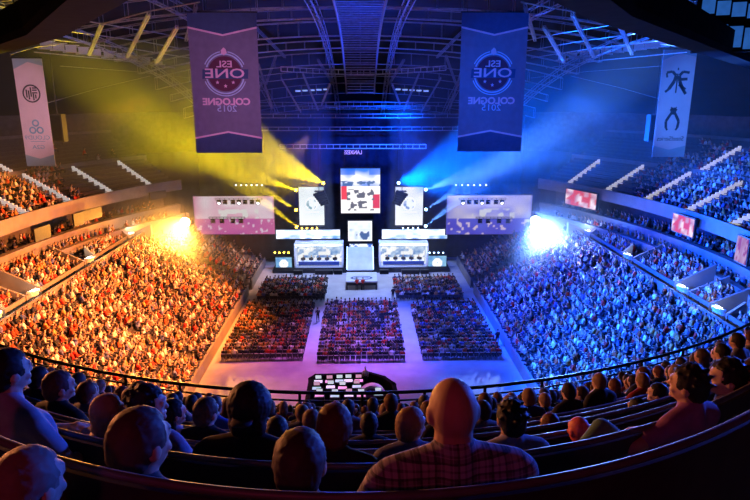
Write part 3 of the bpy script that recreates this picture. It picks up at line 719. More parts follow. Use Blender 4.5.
screen('side_screen', 193, 196.5, 275, 234, 86.5, pic_side((.9, .22, .50), (.45, .02, .50), 11), 'wide pink-tinted side screen in the amber-lit half, dark lights hanging in front', 84, 40, cables=9, mname='screen2')
screen('side_screen', 447, 195.5, 530, 234, 86.5, pic_side((.16, .18, 1.0), (.10, .04, .7), 23), 'wide lilac side screen in the blue-lit half, dark lights hanging in front', 84, 40, cables=9, mname='screen2')
def pic_strip(u, v): return mix((1.6, 1.7, 1.9), (.15, .4, 1), 1.2*vnoise(u, v, 12, 4, 6)*(1 if v < .5 else .7))
screen('strip_screen', 276, 230, 340, 238.5, 88, pic_strip, 'low white strip screen above the booth on the amber side of the ramp', 60, 8, frame=.08)
screen('strip_screen', 382, 229.5, 447, 238.5, 88, pic_strip, 'low white strip screen above the booth on the blue side of the ramp', 60, 8, frame=.08)
def pic_badge(u, v):
    r = math.hypot(u-.5, (v-.5)*.9); n = vnoise(u, v, 6, 6, 7)
    return (1, 1, 1) if r < .3 and n > .25 else mix((.3, .6, .75), (.08, .25, .6), n)
screen('floor_screen', 275.5, 257.5, 292, 270.5, 86, pic_badge, 'small square screen standing beside the booth on the amber side', 20, 16, frame=.06)
screen('floor_screen', 428.5, 256, 446, 270, 86, pic_badge, 'small square screen standing beside the booth on the blue side', 20, 16, frame=.06)
# screens along the suites
def pic_warm(u, v): return mix((.6, .2, .12), (.9, .6, .45), vnoise(u, v, 6, 5, 2)) if vnoise(u, v, 8, 6, 4) < .7 else (.5, .05, .06)
def pic_red(u, v): return (1.2, .08, .1) if vnoise(u, v, 9, 5, 12) > .6 else mix((.7, .1, .3), (1.7, 1.4, 1.5), vnoise(u, v, 6, 4, 5)*1.3)
def ring_screen(px, py, s, w_, h_, fn, label, z=None, txt=None):
    """set into the suite front: found where the sight line meets the ring"""
    best = min((abs(proj(ring(t, -.2, s, 11.4))[0]-px), t) for t in [R_(52+.2*i) for i in range(440)]); t = best[1]; p = ring(t, -.35, s, 0)
    zz = at_y(px, py, p.y).z; a = ring(t+.01, 0, s)-ring(t-.01, 0, s); rz = math.atan2(a.y, a.x); root = empty('suite_screen', (p.x, p.y, zz), rz+(PI if s < 0 else PI), label, 'screen', 'screens along the suites')
    MB().box((0, .14, 0), (w_+.2, .22, h_+.2)).build('housing', M['dkmetal'], root); picture(w_, h_, 14, 8, fn).build('display', M['screen2'], root)
    if txt: letters(root, 'lettering', txt, h_*.7, 0, 0, -.05, P_['grey'], 1.0, .01)
ring_screen(90, 214, -1, 3.2, 1.0, lambda u, v: (1.5, 1.0, .25), 'lit yellowish sign on the suite front below the empty amber-lit tier', txt='OBO')
ring_screen(76, 219, -1, 1.5, 1.2, pic_warm, 'small pinkish screen next to the yellowish sign on the suite front')
ring_screen(40, 233, -1, 2.4, 1.1, lambda u, v: mix((.9, .9, .95), (.2, .35, .6), vnoise(u, v, 5, 4, 1)), 'bluish screen on the suite front under the occupied amber-lit tier')
ring_screen(157, 195, -1, 2.6, .8, pic_warm, 'small pale screen on the suite front nearest the amber flood lamp')
ring_screen(581, 199, 1, 5.5, 2.0, pic_red, 'bright red and white screen on the suite front nearest the blue flood lamp')
ring_screen(683, 225, 1, 3.6, 1.8, pic_red, 'red and white screen on the suite front below the crowded blue-lit tier')
ring_screen(742, 250, 1, 1.8, 2.2, pic_warm, 'pale screen on the suite front nearest the camera, blue-lit side')

# ------------------------------------------------------------------ stage
root = empty('stage', (0, 88, 0), 0, 'dark low stage deck carrying two bright player booths and ramp', 'stage')
MB().box((0, -.2, .25), (26, 6.4, .5)).build('deck', M['black'], root)
MB().box((0, -3.42, .25), (26, .04, .5)).build('front_skirt', M['dkmetal'], root)
root = empty('stage_ramp', (-.2, 86, .5), 0, 'pale sloping ramp between the two booths under the centre screen', 'ramp')
MB().add([(-1.9, -1.6, .0), (1.9, -1.6, .0), (1.9, 1.9, 2.6), (-1.9, 1.9, 2.6), (-1.9, -1.6, -.1), (1.9, -1.6, -.1), (1.9, 1.9, -.1), (-1.9, 1.9, -.1)], [(0, 1, 2, 3), (0, 4, 5, 1), (1, 5, 6, 2), (2, 6, 7, 3), (3, 7, 4, 0), (7, 6, 5, 4)]).build('ramp_surface', M['deck'], root)
for x in (-1.95, 1.95): MB().tube((x, -1.6, .05), (x, 1.9, 2.65), .07, 6).build('edge_light', mat('ramp_edge_light', (.5, .7, 1), .5, 0, .05, 3, 0, 1.6), root)
root = empty('podium', (0, 78.6, 0), 0, 'square raised podium with pale top and oval badge in front of the ramp', 'podium')
MB().box((0, 0, 1.12), (4.2, 4.4, .18)).build('top', M['deck'], root)
MB().box((0, -2.15, .85), (4.0, .06, .4)).build('front_skirt', M['dkmetal'], root)
for x in (-1.95, 0, 1.95):
    for y in (-2.0, 2.0): MB().box((x, y, .5), (.14, .14, 1.04)).build('leg', M['dkmetal'], root)
mb = MB()
for i in range(32):
    a, b = 2*PI*i/32, 2*PI*(i+1)/32
    mb.add([(1.5*math.cos(a), .9*math.sin(a)-.6, 1.222), (1.5*math.cos(b), .9*math.sin(b)-.6, 1.222), (1.2*math.cos(b), .6*math.sin(b)-.6, 1.222), (1.2*math.cos(a), .6*math.sin(a)-.6, 1.222)], [(0, 1, 2, 3)])
mb.box((0, -.6, 1.226), (1.9, .25, .012)); mb.build('badge', mat('podium_badge', (.02, .04, .15), .6), root)
def pic_booth(u, v):
    c = (1, 1, 1)
    if .2 < v < .82 and vnoise(u, v, 10, 7, 14) > .42: c = mix((.7, .85, 1), (.06, .22, .6), 1.2*vnoise(u, v, 16, 10, 4)*(1.4-v))
    return c
M['booth_lit'] = mat_attr('booth_backdrop', .95)
for s, x0, x1, nm in ((-1, -9.9, -2.7, 'amber'), (1, 2.6, 9.9, 'blue')):
    cx = (x0+x1)/2; Wb = x1-x0; root = empty('player_booth', (cx, 86.4, .5), 0, f'bright open player booth on the {nm} side of the ramp', 'booth')
    o = picture(Wb-.5, 3.0, 40, 16, pic_booth).build('back_wall', M['booth_lit'], root); o.location = (0, 1.9, 1.7)
    MB().box((-Wb/2+.12, .6, 1.75), (.24, 2.7, 3.5)).build('side_wall', M['white'], root); MB().box((Wb/2-.12, .6, 1.75), (.24, 2.7, 3.5)).build('side_wall', M['white'], root)
    MB().box((0, .6, 3.45), (Wb, 2.7, .25)).build('roof_panel', M['white'], root); MB().box((0, .6, .1), (Wb, 2.7, .2)).build('floor_panel', M['white'], root)
    MB().box((0, -.78, 3.45), (Wb-.3, .06, .2)).build('light_strip', mat('booth_light', (.85, .93, 1), .5, 0, .02, 3, 0, 3.0), root)
    lamp('booth_light', 'POINT', (cx-2, 85.4, 3.5), (0, 0, 0), 170, (.8, .9, 1), .2); lamp('booth_light', 'POINT', (cx+2, 85.4, 3.5), (0, 0, 0), 170, (.8, .9, 1), .2)
    d = empty('player_desk', (cx, 86.1, .7), 0, f'long white desk inside the {nm}-side player booth', 'desk')
    MB().box((0, 0, .74), (Wb-1.2, .75, .06)).build('desktop', M['white'], d); MB().box((0, -.36, .45), (Wb-1.2, .04, .5)).build('front_panel', mat('desk_front', (.04, .08, .3), .5), d)
    for x in (-Wb/2+.75, Wb/2-.75): MB().box((x, 0, .36), (.06, .6, .7)).build('leg', M['dkmetal'], d)
    for i in range(5):
        x = cx-Wb/2+1.25+i*(Wb-2.5)/4; m_ = empty('desk_monitor', (x, 85.95, 1.47), 0, f'black desk monitor, {ORD[i+1]} from the ramp-side end in the {nm}-side booth' if s > 0 else f'black desk monitor, {ORD[5-i]} from the ramp-side end in the {nm}-side booth', 'monitor', f'monitors in the {nm}-side booth')
        MB().box((0, 0, .3), (.62, .05, .38)).build('panel', M['dkmetal'], m_); MB().box((0, .02, .06), (.08, .05, .14)).build('stand', M['dkmetal'], m_); MB().box((0, .02, .01), (.26, .2, .02)).build('base', M['dkmetal'], m_)
    for i, (x, w_) in enumerate(((-Wb/2+.7, 1.3), (Wb*.12, 2.6), (Wb/2-.7, 1.2))):
        b_ = empty('stage_speaker', (cx+x, 84.0, 0), 0, f'{"wide" if w_ > 2 else "small"} black speaker box on the floor before the {nm}-side booth, {["outer end", "middle", "inner end"][i] if s < 0 else ["inner end", "middle", "outer end"][i]}', 'speaker', 'black boxes before the booths')
        MB().box((0, 0, .32), (w_, .7, .6)).build('cabinet', M['dkmetal'], b_); MB().box((0, -.37, .32), (w_-.12, .04, .5)).build('grille', M['black'], b_)
# lighting truss over the stage with drop cables
a = at_y(280, 146.5, 86); b = at_y(426, 146.5, 86)
truss('lighting_truss', [Vector(a).lerp(b, i/22) for i in range(23)], .5, .55, .05, 'long straight aluminium truss hanging above the central screen', 'truss', None, 'paint')
# hall name sign
p = at_y(353, 152.5, 92.2); root = empty('hall_sign', p, 0, 'small pinkish lit hall name on the dark curtain above the central screen', 'sign')
me = text_mesh('LANXESS', .85); me.transform(Matrix.Diagonal((.8, 1, 1, 1))); me.materials.append(mat('sign_glow', (.8, .5, .9), .5, 0, .02, 3, 0, .9)); link('lettering', me, root)
for i, y in enumerate((89.5, 84, 90.5)):
    z = [20.5, 22.5, 24][i]; half = [15, 17, 19][i]
    truss('rigging_truss', [(x, y, z) for x in [half*(2*k/20-1) for k in range(21)]], .5, .5, .055, f'aluminium rigging truss under the far roof, {["lowest", "middle", "topmost"][i]} of three', 'truss', 'rigging trusses under the far roof')
# moving lights
lens_y = mat('lens_yellow', (1, .6, .03), .4, 0, .02, 3, 0, 25); lens_b = mat('lens_blue', (.35, .6, 1), .4, 0, .02, 3, 0, 12); lens_w = mat('lens_white', (.95, .93, 1), .4, 0, .02, 3, 0, 4)
def moving_head(loc, tgt, lens, label, size=.35, group='moving head lights', cable=2.0):
    r = empty('moving_head_light', loc, 0, label, 'spotlight', group); d = (Vector(tgt)-Vector(loc)).normalized()
    MB().box((0, .45, size*1.1), (size*1.3, size, size*.5)).build('base', M['black'], r)
    mb = MB(); mb.box((-size*.75, .45, .1), (.08, .3, size*1.7)); mb.box((size*.75, .45, .1), (.08, .3, size*1.7)); mb.box((0, .45, size*.93), (size*1.5, .3, .08)); mb.build('yoke', M['dkmetal'], r)
    o = Vector((0, .45, 0)); hd = MB().tube(o-d*size*1.2, o-d*.0+d*.02, size*.5, 10, size*.62).build('head', M['dkmetal'], r)
    MB().tube(o+d*.03, o+d*.07, size*.55, 12).build('lens', lens, hd)
    return r
for i, (l, t, p, a) in enumerate(BEAMS_L):
    v = (Vector(t)-Vector(l)).normalized()
    for s in (-1, 1):
        L = Vector((l[0]*-s, l[1], l[2])); T = Vector((t[0]*-s, t[1], t[2])); dd = (T-L).normalized()
        moving_head(L-dd*.35-Vector((0, .45, 0)), T, lens_y if s < 0 else lens_b, f'{["topmost, aiming at roof", "high", "middle", "lowest"][i]} {"yellow" if s < 0 else "blue"} beam light beside the tall screen', .4)
# the two bright flood lamps
for s in (-1, 1):
    r = empty('flood_lamp', (s*23.8, 80.2, 8.6), 0, f'dazzling round {"amber" if s < 0 else "white-blue"} flood lamp at the end of the side screen', 'lamp')
    MB().tube((0, .3, 0), (0, -.1, 0), .45, 16, .85).build('reflector', M['dkmetal'], r)
    MB().tube((0, -.12, 0), (0, -.16, 0), .62, 20).build('lens', mat('flood_amber' if s < 0 else 'flood_blue', (1, .72, .35) if s < 0 else (.75, .86, 1), .4, 0, .01, 3, 0, 60), r)
    MB().box((0, .3, 1.1), (.12, .12, 1.4)).build('bracket', M['dkmetal'], r)
# dark light pods in front of the side screens, two bars each
for s in (-1, 1):
    for row, (py, xs) in enumerate(((203, (219, 225, 233, 239, 245, 252, 258)), (222, (213, 222, 233, 241)))):
        xs = [x if s < 0 else 721-x for x in xs]; Y = 83.5
        pa, pb = at_y(min(xs)-4, py-4, Y), at_y(max(xs)+4, py-4, Y)
        truss('light_bar', [Vector(pa).lerp(pb, i/10) for i in range(11)], .25, .25, .03, f'thin {"upper" if row == 0 else "lower"} light bar before the {SIDE[s]} side screen', 'bar', 'light bars', 'dkmetal')
        for i, x in enumerate(xs):
            p = at_y(x, py, Y); moving_head(p-Vector((0, .45, 0)), p+Vector((0, -3, -1.5)), M['black'] if i % 3 or row else lens_w, f'dark round stage light, {ORD[i+1] if s < 0 else ORD[i+1]} from the {"outer" if s<0 else "outer"} end of the {"upper" if row == 0 else "lower"} {SIDE[s]} light bar', .34, f'stage lights on the {"upper" if row == 0 else "lower"} {SIDE[s]} bar')
    # row of little white lamps above
    for i in range(6):
        px = 236+i*5.2 if s < 0 else 486-i*6; p = at_y(px, 185, 85)
        moving_head(p-Vector((0, .45, 0)), p+Vector((0, -3, -1)), lens_w, f'tiny bright lamp above the {SIDE[s]} side screen, {ORD[i+1]} from the hall wall', .2, f'tiny lamps above the {SIDE[s]} side screen')
    for i in range(4):
        px = 302+i*5 if s < 0 else 418-i*5; p = at_y(px, 228, 87)
        moving_head(p-Vector((0, .45, 0)), p+Vector((0, -3, -1)), lens_y if s < 0 else lens_b, f'small {"yellow" if s < 0 else "blue"} lamp under the tall screen, {ORD[i+1]} from the hall wall', .2, f'small lamps under the {SIDE[s]} tall screen')
    for i in range(4):
        px = 275+i*4.5 if s < 0 else 443-i*4.5; p = at_y(px, 252.5, 86)
        moving_head(p-Vector((0, .45, 0)), p+Vector((0, -3, -1)), lens_y if s < 0 else lens_b, f'small {"yellow" if s < 0 else "blue"} lamp above the floor screen, {ORD[i+1]} from the hall wall', .2, f'small lamps above the {SIDE[s]} floor screen')
# speaker line arrays
for s, px in ((-1, 319), (1, 402)):
    p = at_y(px, 193, 84.5); r = empty('line_array', p, 0, f'dark curved hanging line array speaker before the {"amber" if s < 0 else "blue"}-side tall screen', 'speaker')
    for i in range(6):
        a = -.12*i; MB().box((s*-.06*i, -.035*i*i, -.31*i), (1.7-.1*i, .8, .29), 0, Matrix.Rotation(s*.35, 4, 'Y')).build('speaker_box', M['black'], r)
    MB().box((0, 0, .25), (1.25, .9, .1)).build('frame', M['dkmetal'], r); MB().tube((0, 0, .3), (0, 0, 9), .05, 5).build('cable', M['dkmetal'], r)
p = at_y(308, 163, 89); r = empty('hanging_tower', p, 0, 'narrow black hanging box above the amber-side tall screen', 'speaker'); MB().box((0, 0, 0), (.9, .7, 4.2)).build('cabinet', M['black'], r); MB().tube((0, 0, 2), (0, 0, 7), .04, 4).build('cable', M['dkmetal'], r)
p = at_y(400, 160, 89); r = empty('hanging_tower', p, 0, 'narrow black hanging box above the blue-side tall screen', 'speaker'); MB().box((0, 0, 0), (.9, .7, 3.2)).build('cabinet', M['black'], r); MB().tube((0, 0, 1.5), (0, 0, 7), .04, 4).build('cable', M['dkmetal'], r)

# ------------------------------------------------------------------ mixing desk on the floor
Y0 = 45.8
root = empty('mixing_position', (-1.2, 47, 0), 0, 'black walled mixing position with curved end on the floor below the guard rail', 'mixing desk')
mb = MB(); out = [(-3.3, -2.4), (-3.3, 1.4), (-2.9, 2.0), (1.9, 2.3), (3.1, 1.5), (3.9, .2), (4.1, -2.4)]
def wall(mb, pts, t, h):
    for (a, b), (c, d) in zip(pts[:-1], pts[1:]):
        v = Vector((c-a, d-b, 0)); mb.box(((a+c)/2, (b+d)/2, h/2), (v.length+t, t, h), math.atan2(v.y, v.x))
wall(mb, out, .35, 1.1); mb.build('surround', M['black'], root)
MB().add([(x, y, .05) for x, y in out]+[(x, y, .0) for x, y in out], [tuple(range(7))[::-1], tuple(range(7, 14))]).build('platform', M['black'], root)
glow = mat('console_glow', (.8, .9, 1), .4, 0, .1, 2, 0, .7); glow2 = mat('console_green', (.4, .9, .7), .4, 0, .1, 2, 0, .5); glowp = mat('console_pink', (1, .5, .7), .4, 0, .1, 2, 0, .5)
k = 0
for ri, (yy, xs) in enumerate(((1.3, (-2.6, -1.7, -.8, .1, 1.0)), (.05, (-2.6, -1.5, -.4, .7)), (-1.3, (-2.4, -1.2, .0, 1.2, 2.6)))):
    for i, x in enumerate(xs):
        k += 1; r = empty('mixing_console', (-1.2+x+random.uniform(-.12, .12), 47+yy+random.uniform(-.15, .15), .05), 0, f'lit control console in the {["far", "middle", "near"][ri]} row of the mixing position, {ORD[i+1]} from its square end', 'console', 'consoles of the mixing position')
        MB().box((0, 0, .38), (.85, .6, .76)).build('cabinet', M['dkmetal'], r)
        MB().add([(-.36, -.2, .79), (.36, -.2, .79), (.36, .12, .88), (-.36, .12, .88)], [(0, 1, 2, 3)]).build('control_surface', [glow, glow2, glowp][(i*2+ri) % 3], r)
        mo = MB().box((0, .3, 1.1), (.55, .04, .34)).build('monitor', M['dkmetal'], r); MB().box((0, .3, .85), (.06, .04, .2)).build('monitor_stand', M['dkmetal'], mo)
        MB().box((0, .275, 1.1), (.5, .01, .29)).build('monitor_screen', [glow, glowp, glow][(i+ri) % 3], mo)
mb = MB(); arc_band(mb, 0, 0, .9, 1.15, R_(20), R_(160), -.3, .3, 12); o = mb.build('curved_desk', M['white']); o.location = (.85, 46.7, .15); tag(o, 'curved white desk top near the curved end of the mixing position', 'desk')
# ------------------------------------------------------------------ people
from mathutils import noise as mn
def tousle(me):
    for v in me.vertices:
        v.co += v.normal*(mn.noise(v.co*90)*.004+mn.noise(v.co*25)*.003)
    return me
SKIN = [(.55, .34, .25), (.48, .28, .2), (.62, .42, .32), (.3, .17, .11)]
def rotz(a): return Matrix.Rotation(a, 3, 'Z')
def figure(arm='lap', lean=0., yaw=0., nod=0., bulk=1., hairstyle='short', voxel=.02, body=True, cap_=False, bald=False, legs='sit'):
    """seated human, facing +y, origin on the floor under the hips -> dict of meshes"""
    hip = Vector((0, 0, .50)); Rl = Matrix.Rotation(-lean, 3, 'X')
    def U(x, y, z): return hip+Rl @ (Vector((x, y, z))-hip)
    sk, sh, tr, ha = MB(), MB(), MB(), MB(); b = bulk
    neck = U(0, -.05, 1.03); Hr = rotz(yaw) @ Matrix.Rotation(-nod, 3, 'X'); Hc = neck+Rl @ Vector((0, .015, .045))+Hr @ Vector((0, .015, .105))
    def Hp(x, y, z): return Hc+Hr @ Vector((x, y, z))
    sk.ell(Hc, (.079, .095, .104), 20, 14, Hr); sk.ell(Hp(0, .022, -.055), (.058, .07, .062), 14, 10, Hr); sk.cap(neck-Vector((0, 0, .06)), Hp(0, -.015, -.05), .070*b**.5, .060, 12)
    sk.cap(Hp(0, .086, .012), Hp(0, .103, -.024), .009, .013, 8); sk.ell(Hp(0, .086, .022), (.05, .018, .012), 10, 6, Hr)   # nose, brow
    for s in (-1, 1):
        sk.ell(Hp(s*.079, -.005, -.012), (.012, .024, .034), 8, 8, Hr); sk.ell(Hp(s*.032, .086, .004), (.014, .012, .010), 8, 6, Hr); sk.ell(Hp(s*.036, .065, -.04), (.026, .024, .022), 8, 6, Hr)
    sk.ell(Hp(0, .088, -.058), (.026, .012, .009), 10, 6, Hr); sk.ell(Hp(0, .078, -.09), (.022, .02, .018), 8, 6, Hr)
    # torso in the shirt
    sh.cap(U(-.07, 0, .52), U(-.09*b, -.03, .86), .125*b, .115*b, 12); sh.cap(U(.07, 0, .52), U(.09*b, -.03, .86), .125*b, .115*b, 12); sh.ell(U(0, -.02, .72), (.17*b, .12*b, .24), 14, 10, Rl)
    sh.cap(U(-.145*b, -.05, .955), U(.145*b, -.05, .955), .075, .075, 12); sh.cap(U(0, -.055, .94), U(0, -.05, 1.05), .095, .076, 12)
    sh.cap(U(-.04, -.055, 1.025), U(-.165*b, -.05, .975), .06, .062, 10); sh.cap(U(.04, -.055, 1.025), U(.165*b, -.05, .975), .06, .062, 10)
    for s in (-1, 1):
        Sx = U(s*.185*b, -.05, .955)
        if arm == 'lap' or (arm in ('chin', 'up', 'cap') and s < 0): E = U(s*.26*b, .06, .70); W = Vector((s*.12, .30, .66))
        elif arm == 'chin': E = U(.22, .22, .76); W = Hp(.05, .10, -.13)
        elif arm == 'up': E = U(.30, .08, 1.10); W = U(.26, .10, 1.38)
        elif arm == 'cap': E = U(.34, .0, 1.12); W = Hp(.10, -.02, .06)
        elif arm == 'head': E = U(s*.36, .0, 1.16); W = Hp(s*.07, -.07, .03)
        elif arm == 'drape': E = U(s*.40, -.02, .88) if s < 0 else U(.25, .05, .70); W = Vector((-.50, .22, .66)) if s < 0 else Vector((.12, .30, .66))
        elif arm == 'wide': E = U(s*.42, -.02, .84); W = U(s*.62, .06, .72)
        sh.cap(Sx, Sx.lerp(E, .62), .062, .054, 10); sk.cap(Sx.lerp(E, .4), E, .046, .040, 10); sk.cap(E, W, .040, .026, 10)
        # hand: palm, four unequal bent fingers, thumb leaving the side of the palm
        d = (W-E).normalized(); sd = d.cross(Vector((0, 0, 1))); sd = sd.normalized() if sd.length > .1 else Vector((1, 0, 0)); nn = sd.cross(d)
        P0 = W+d*.05; sk.ell(P0, (.034, .034, .034), 8, 6); sk.cap(W, W+d*.085+sd*.018, .024, .018, 8); sk.cap(W, W+d*.085-sd*.018, .024, .018, 8)
        for q, ln in ((-.030, .060), (-.010, .075), (.011, .070), (.030, .055)):
            k0 = W+d*.088+sd*q; k1 = k0+d*ln*.5-nn*.006; k2 = k1+d*ln*.38-nn*.026; sk.cap(k0, k1, .0095, .0088, 6); sk.cap(k1, k2, .0088, .0075, 6)
        t0 = W+d*.03-sd*s*.026; t1 = t0+d*.03-sd*s*.026; sk.cap(t0, t1, .013, .010, 6); sk.cap(t1, t1+d*.028-nn*.01, .010, .008, 6)
        # legs
        if legs == 'sit':
            tr.cap((s*.09, .0, .52), (s*.14, .42, .51), .088, .066, 10); tr.cap((s*.14, .42, .50), (s*.14, .40, .10), .062, .042, 10); tr.ell((s*.14, .46, .055), (.045, .13, .05), 10, 6)
        elif legs == 'side':
            tr.cap((s*.06, .0, .52), (-.36, .15-.1*s, .84), .09, .07, 10); tr.cap((-.36, .15-.1*s, .84), (-.78, .05-.1*s, .70), .066, .045, 10)
        else:
            tr.cap((s*.09, .0, .52), (s*.11, .02, .05), .088, .066, 10)
    tr.cap((-.08, 0, .52), (.08, 0, .52), .10, .10, 10)
    if not bald:
        ha.ell(Hp(0, -.012, .020), (.090, .106, .106), 18, 12, Hr); ha.ell(Hp(0, -.05, -.02), (.078, .066, .085), 14, 10, Hr)
        if hairstyle == 'messy':
            for i in range(64):
                a, c = i*2.4, .05+.95*((i*7) % 23)/23; v = Vector((math.cos(a)*math.sin(c*PI/2), math.sin(a)*math.sin(c*PI/2)-.2, math.cos(c*PI/2))); ha.cap(Hp(v.x*.07, v.y*.09, .02+v.z*.08), Hp(v.x*.10+.012*math.sin(i*5), v.y*.118, .028+v.z*.104), .014, .007, 6)
        if hairstyle == 'long':
            ha.ell(Hp(0, -.065, -.10), (.088, .05, .14), 14, 10, Hr); ha.cap(Hp(-.06, -.03, 0), Hp(-.07, -.03, -.17), .034, .026, 8); ha.cap(Hp(.06, -.03, 0), Hp(.07, -.03, -.17), .034, .026, 8)
        if hairstyle == 'big': ha.ell(Hp(0, -.02, .05), (.115, .12, .12), 16, 12, Hr); ha.ell(Hp(0, -.06, -.04), (.10, .07, .10), 14, 10, Hr)
    out = dict(skin=remeshed(sk, voxel*.6 if voxel < .015 else voxel*.8, 'body', M['skinv'], 2), shirt=remeshed(sh, voxel, 'shirt', M['top'], 4), **({} if bald else dict(hair=tousle(remeshed(ha, voxel*.7, 'hair', M['hair'], 1)))))
    if body: out['trousers'] = remeshed(tr, voxel*1.3, 'trousers', M['top'], 2)
    out['Hc'] = Hc
    # the face and ears stay free of hair
    if bald: return out
    me = out['hair']
    def cut(v): q = Hr.transposed() @ (v-Hc); return q.y > .050 and q.z < .062 or (q.y > .012 and q.z < -.02) or q.z < -.085 and hairstyle != 'long' and not bald
    bmx = bmesh.new(); bmx.from_mesh(me)
    if hairstyle != 'big' or True: bmesh.ops.delete(bmx, geom=[v for v in bmx.verts if cut(v.co)], context='VERTS')
    bmx.to_mesh(me); bmx.free()
    if cap_:
        cp = MB(); cp.ell(Hp(0, -.005, .048), (.094, .112, .088), 18, 10, Hr); cp.cap(Hp(-.05, -.10, .03), Hp(.05, -.10, .03), .018, .018, 6); cp.ell(Hp(0, -.14, .018), (.065, .06, .010), 12, 6, Hr)
        out['cap'] = remeshed(cp, voxel*.8, 'cap', M['top'], 2)
    return out
def person(fig, loc, rz, scale, cols, label, group=None):
    """cols: skin, shirt, hair, trousers (, cap)"""
    r = link('person', fig['skin'], None, loc, rz, scale, cols[0]); tag(r, label, 'person', group)
    for nm, key, c in (('shirt', 'shirt', cols[1]), ('hair', 'hair', cols[2]), ('trousers', 'trousers', cols[3]), ('cap', 'cap', cols[4] if len(cols) > 4 else (.1, .1, .1))):
        if key in fig: link(nm, fig[key], r, None, None, None, c)
    return r
def near_xy(k, px, off=.28):
    hi = 1.5*(row_dh(k)[0]+max(off, 0)); lo = -hi
    for _ in range(40):
        x = (lo+hi)/2; p = row_pt(k, x, off); p.z = 25-row_dh(k)[1]
        if proj(p)[0] < px: lo = x
        else: hi = x
    return x
DK, BR, BL, RD_ = (.012, .010, .012), (.05, .025, .015), (.22, .12, .05), (.10, .03, .015)
TAKEN = []
def hero(k, px, py, label, cols, off=.28, s0=None, turn=0., **kw):
    x = near_xy(k, px, off); p = row_pt(k, x, off); n = row_n(k, x, off); fl = row_floor(k)
    fig = figure(voxel=kw.pop('voxel', .013), **kw); Hc = fig['Hc']
    # height of the head fixed by how tall the sitter holds it
    z_need = at_y(px, py, p.y+Hc.y).z-fl; s = s0 or max(.86, min(1.12, z_need/Hc.z)); dz = z_need-Hc.z*s
    rz = math.atan2(-n.x, n.y)+turn; o = person(fig, (p.x, p.y, fl+dz), rz, s, cols, label); TAKEN.append((k, x, .27)); return o
shade = (.05, .04, .06)
hero(0, 450, 409, 'big bald man in plaid shirt seen from behind, widest figure nearest the camera', (SKIN[0], (.3, .2, .25), DK, DK), bald=True, bulk=1.25, off=.25, arm='lap', s0=1.08, voxel=.012)
PLAID = mat_plaid(); [c for c in bpy.data.objects if c.name.startswith('shirt')][-1].data.materials[0] = PLAID
hero(0, 301, 462, 'close-cropped round head low behind the nearest bench, beside the plaid shirt man', (SKIN[0], shade, (.06, .035, .03), DK), off=.25, s0=1.06)
hero(0, 143, 441, 'person with thin hair, large round head above the nearest bench, blue on the ear', (SKIN[0], shade, (.09, .05, .045), DK), off=.25, s0=1.12, yaw=-.3)
hero(0, 40, 484, 'person with light fuzzy hair sitting low below the nearest bench rail', (SKIN[2], shade, (.25, .18, .15), DK), off=-.25, s0=1.0)
hero(0, 9, 371, 'person in pale T-shirt half standing at the picture edge, face lit blue', (SKIN[2], (.35, .35, .45), DK, DK), arm='lap', yaw=-.1, bulk=1.2, s0=1.0, off=.75, turn=-.1)
hero(2, 63, 386, 'person with shaved head and dark shirt beside the half-standing one in the pale T-shirt', (SKIN[0], DK, (.08, .05, .05), DK), yaw=-.5, s0=1.05)
hero(1, 109, 411, 'person with smooth long fair hair glowing amber at the crown', (SKIN[2], (.3, .25, .35), (.35, .2, .12), DK), hairstyle='long', yaw=-.5, off=.35)
hero(1, 149, 404, 'dark-haired person in profile looking towards the stage, behind the large thin-haired head', (SKIN[2], (.25, .25, .4), DK, DK), yaw=-1.1, hairstyle='messy', off=.5, s0=1.0)
hero(2, 174, 413, 'person with dark bob haircut next to the dark-haired one in profile', (SKIN[1], (.3, .3, .45), DK, DK), hairstyle='long', yaw=-.7)
hero(2, 208, 412, 'person with short brown hair and dark top, amber rim along the neck', (SKIN[2], DK, (.10, .06, .04), DK), yaw=-.3)
hero(1, 243, 412, 'broad person with bulky hair and backward cap hunched in dark jacket', (SKIN[1], DK, DK, DK, (.10, .07, .10)), hairstyle='big', bulk=1.3, lean=.25, cap_=True, s0=1.08)
hero(2, 278, 431, 'person with short dark hair close beside the broad hunched one in jacket', (SKIN[1], DK, DK, DK), off=.2)
hero(3, 312, 421, 'person with round grey-brown hair, small head between bulky cap wearer and tall auburn one', (SKIN[2], DK, (.14, .08, .06), DK))
hero(1, 335, 426, 'tall person with short auburn hair behind the close-cropped round head', (SKIN[1], DK, RD_, DK), s0=1.05)
hero(3, 369, 424, 'person with dark short hair and dark shirt next to the auburn one', (SKIN[1], DK, DK, DK))
hero(1, 409, 425, 'person with fair hair and beard peeking past the plaid shirt man, face turned aside', (SKIN[2], (.12, .12, .2), (.30, .17, .09), DK), yaw=-.9, off=.45)
hero(1, 509, 418, 'person with thick dark hair and grey shirt just beyond the plaid shirt man', (SKIN[1], (.3, .3, .42), DK, DK), hairstyle='messy', bulk=1.1)
hero(0, 693, 384, 'dark-haired man leaning aside with one arm stretched out, pink light on the sleeve', (SKIN[0], (.30, .12, .3), DK, (.12, .25, .18)), hairstyle='messy', yaw=.4, arm='drape', legs='side', bulk=1.05, s0=.95, off=.9)
hero(1, 724, 377, 'dark-haired person with hand at the chin, face turned to the stage', (SKIN[2], (.08, .05, .1), DK, DK), hairstyle='messy', yaw=.8, arm='chin', s0=1.05)
hero(1, 752, 376, 'person in yellow shirt with raised forearm at the picture edge', (SKIN[0], (.75, .45, .03), BR, DK), arm='chin', yaw=.6, s0=1.0, off=.15)
hero(1, 583, 430, 'shaved person in red sweater, stand-in for a raised forearm, red light painted into skin', ((.6, .10, .10), (.5, .03, .05), (.30, .05, .05), DK), off=.75, s0=.85, bald=True, bulk=.8)  # red light put into the skin colour; figure replaces a raised forearm
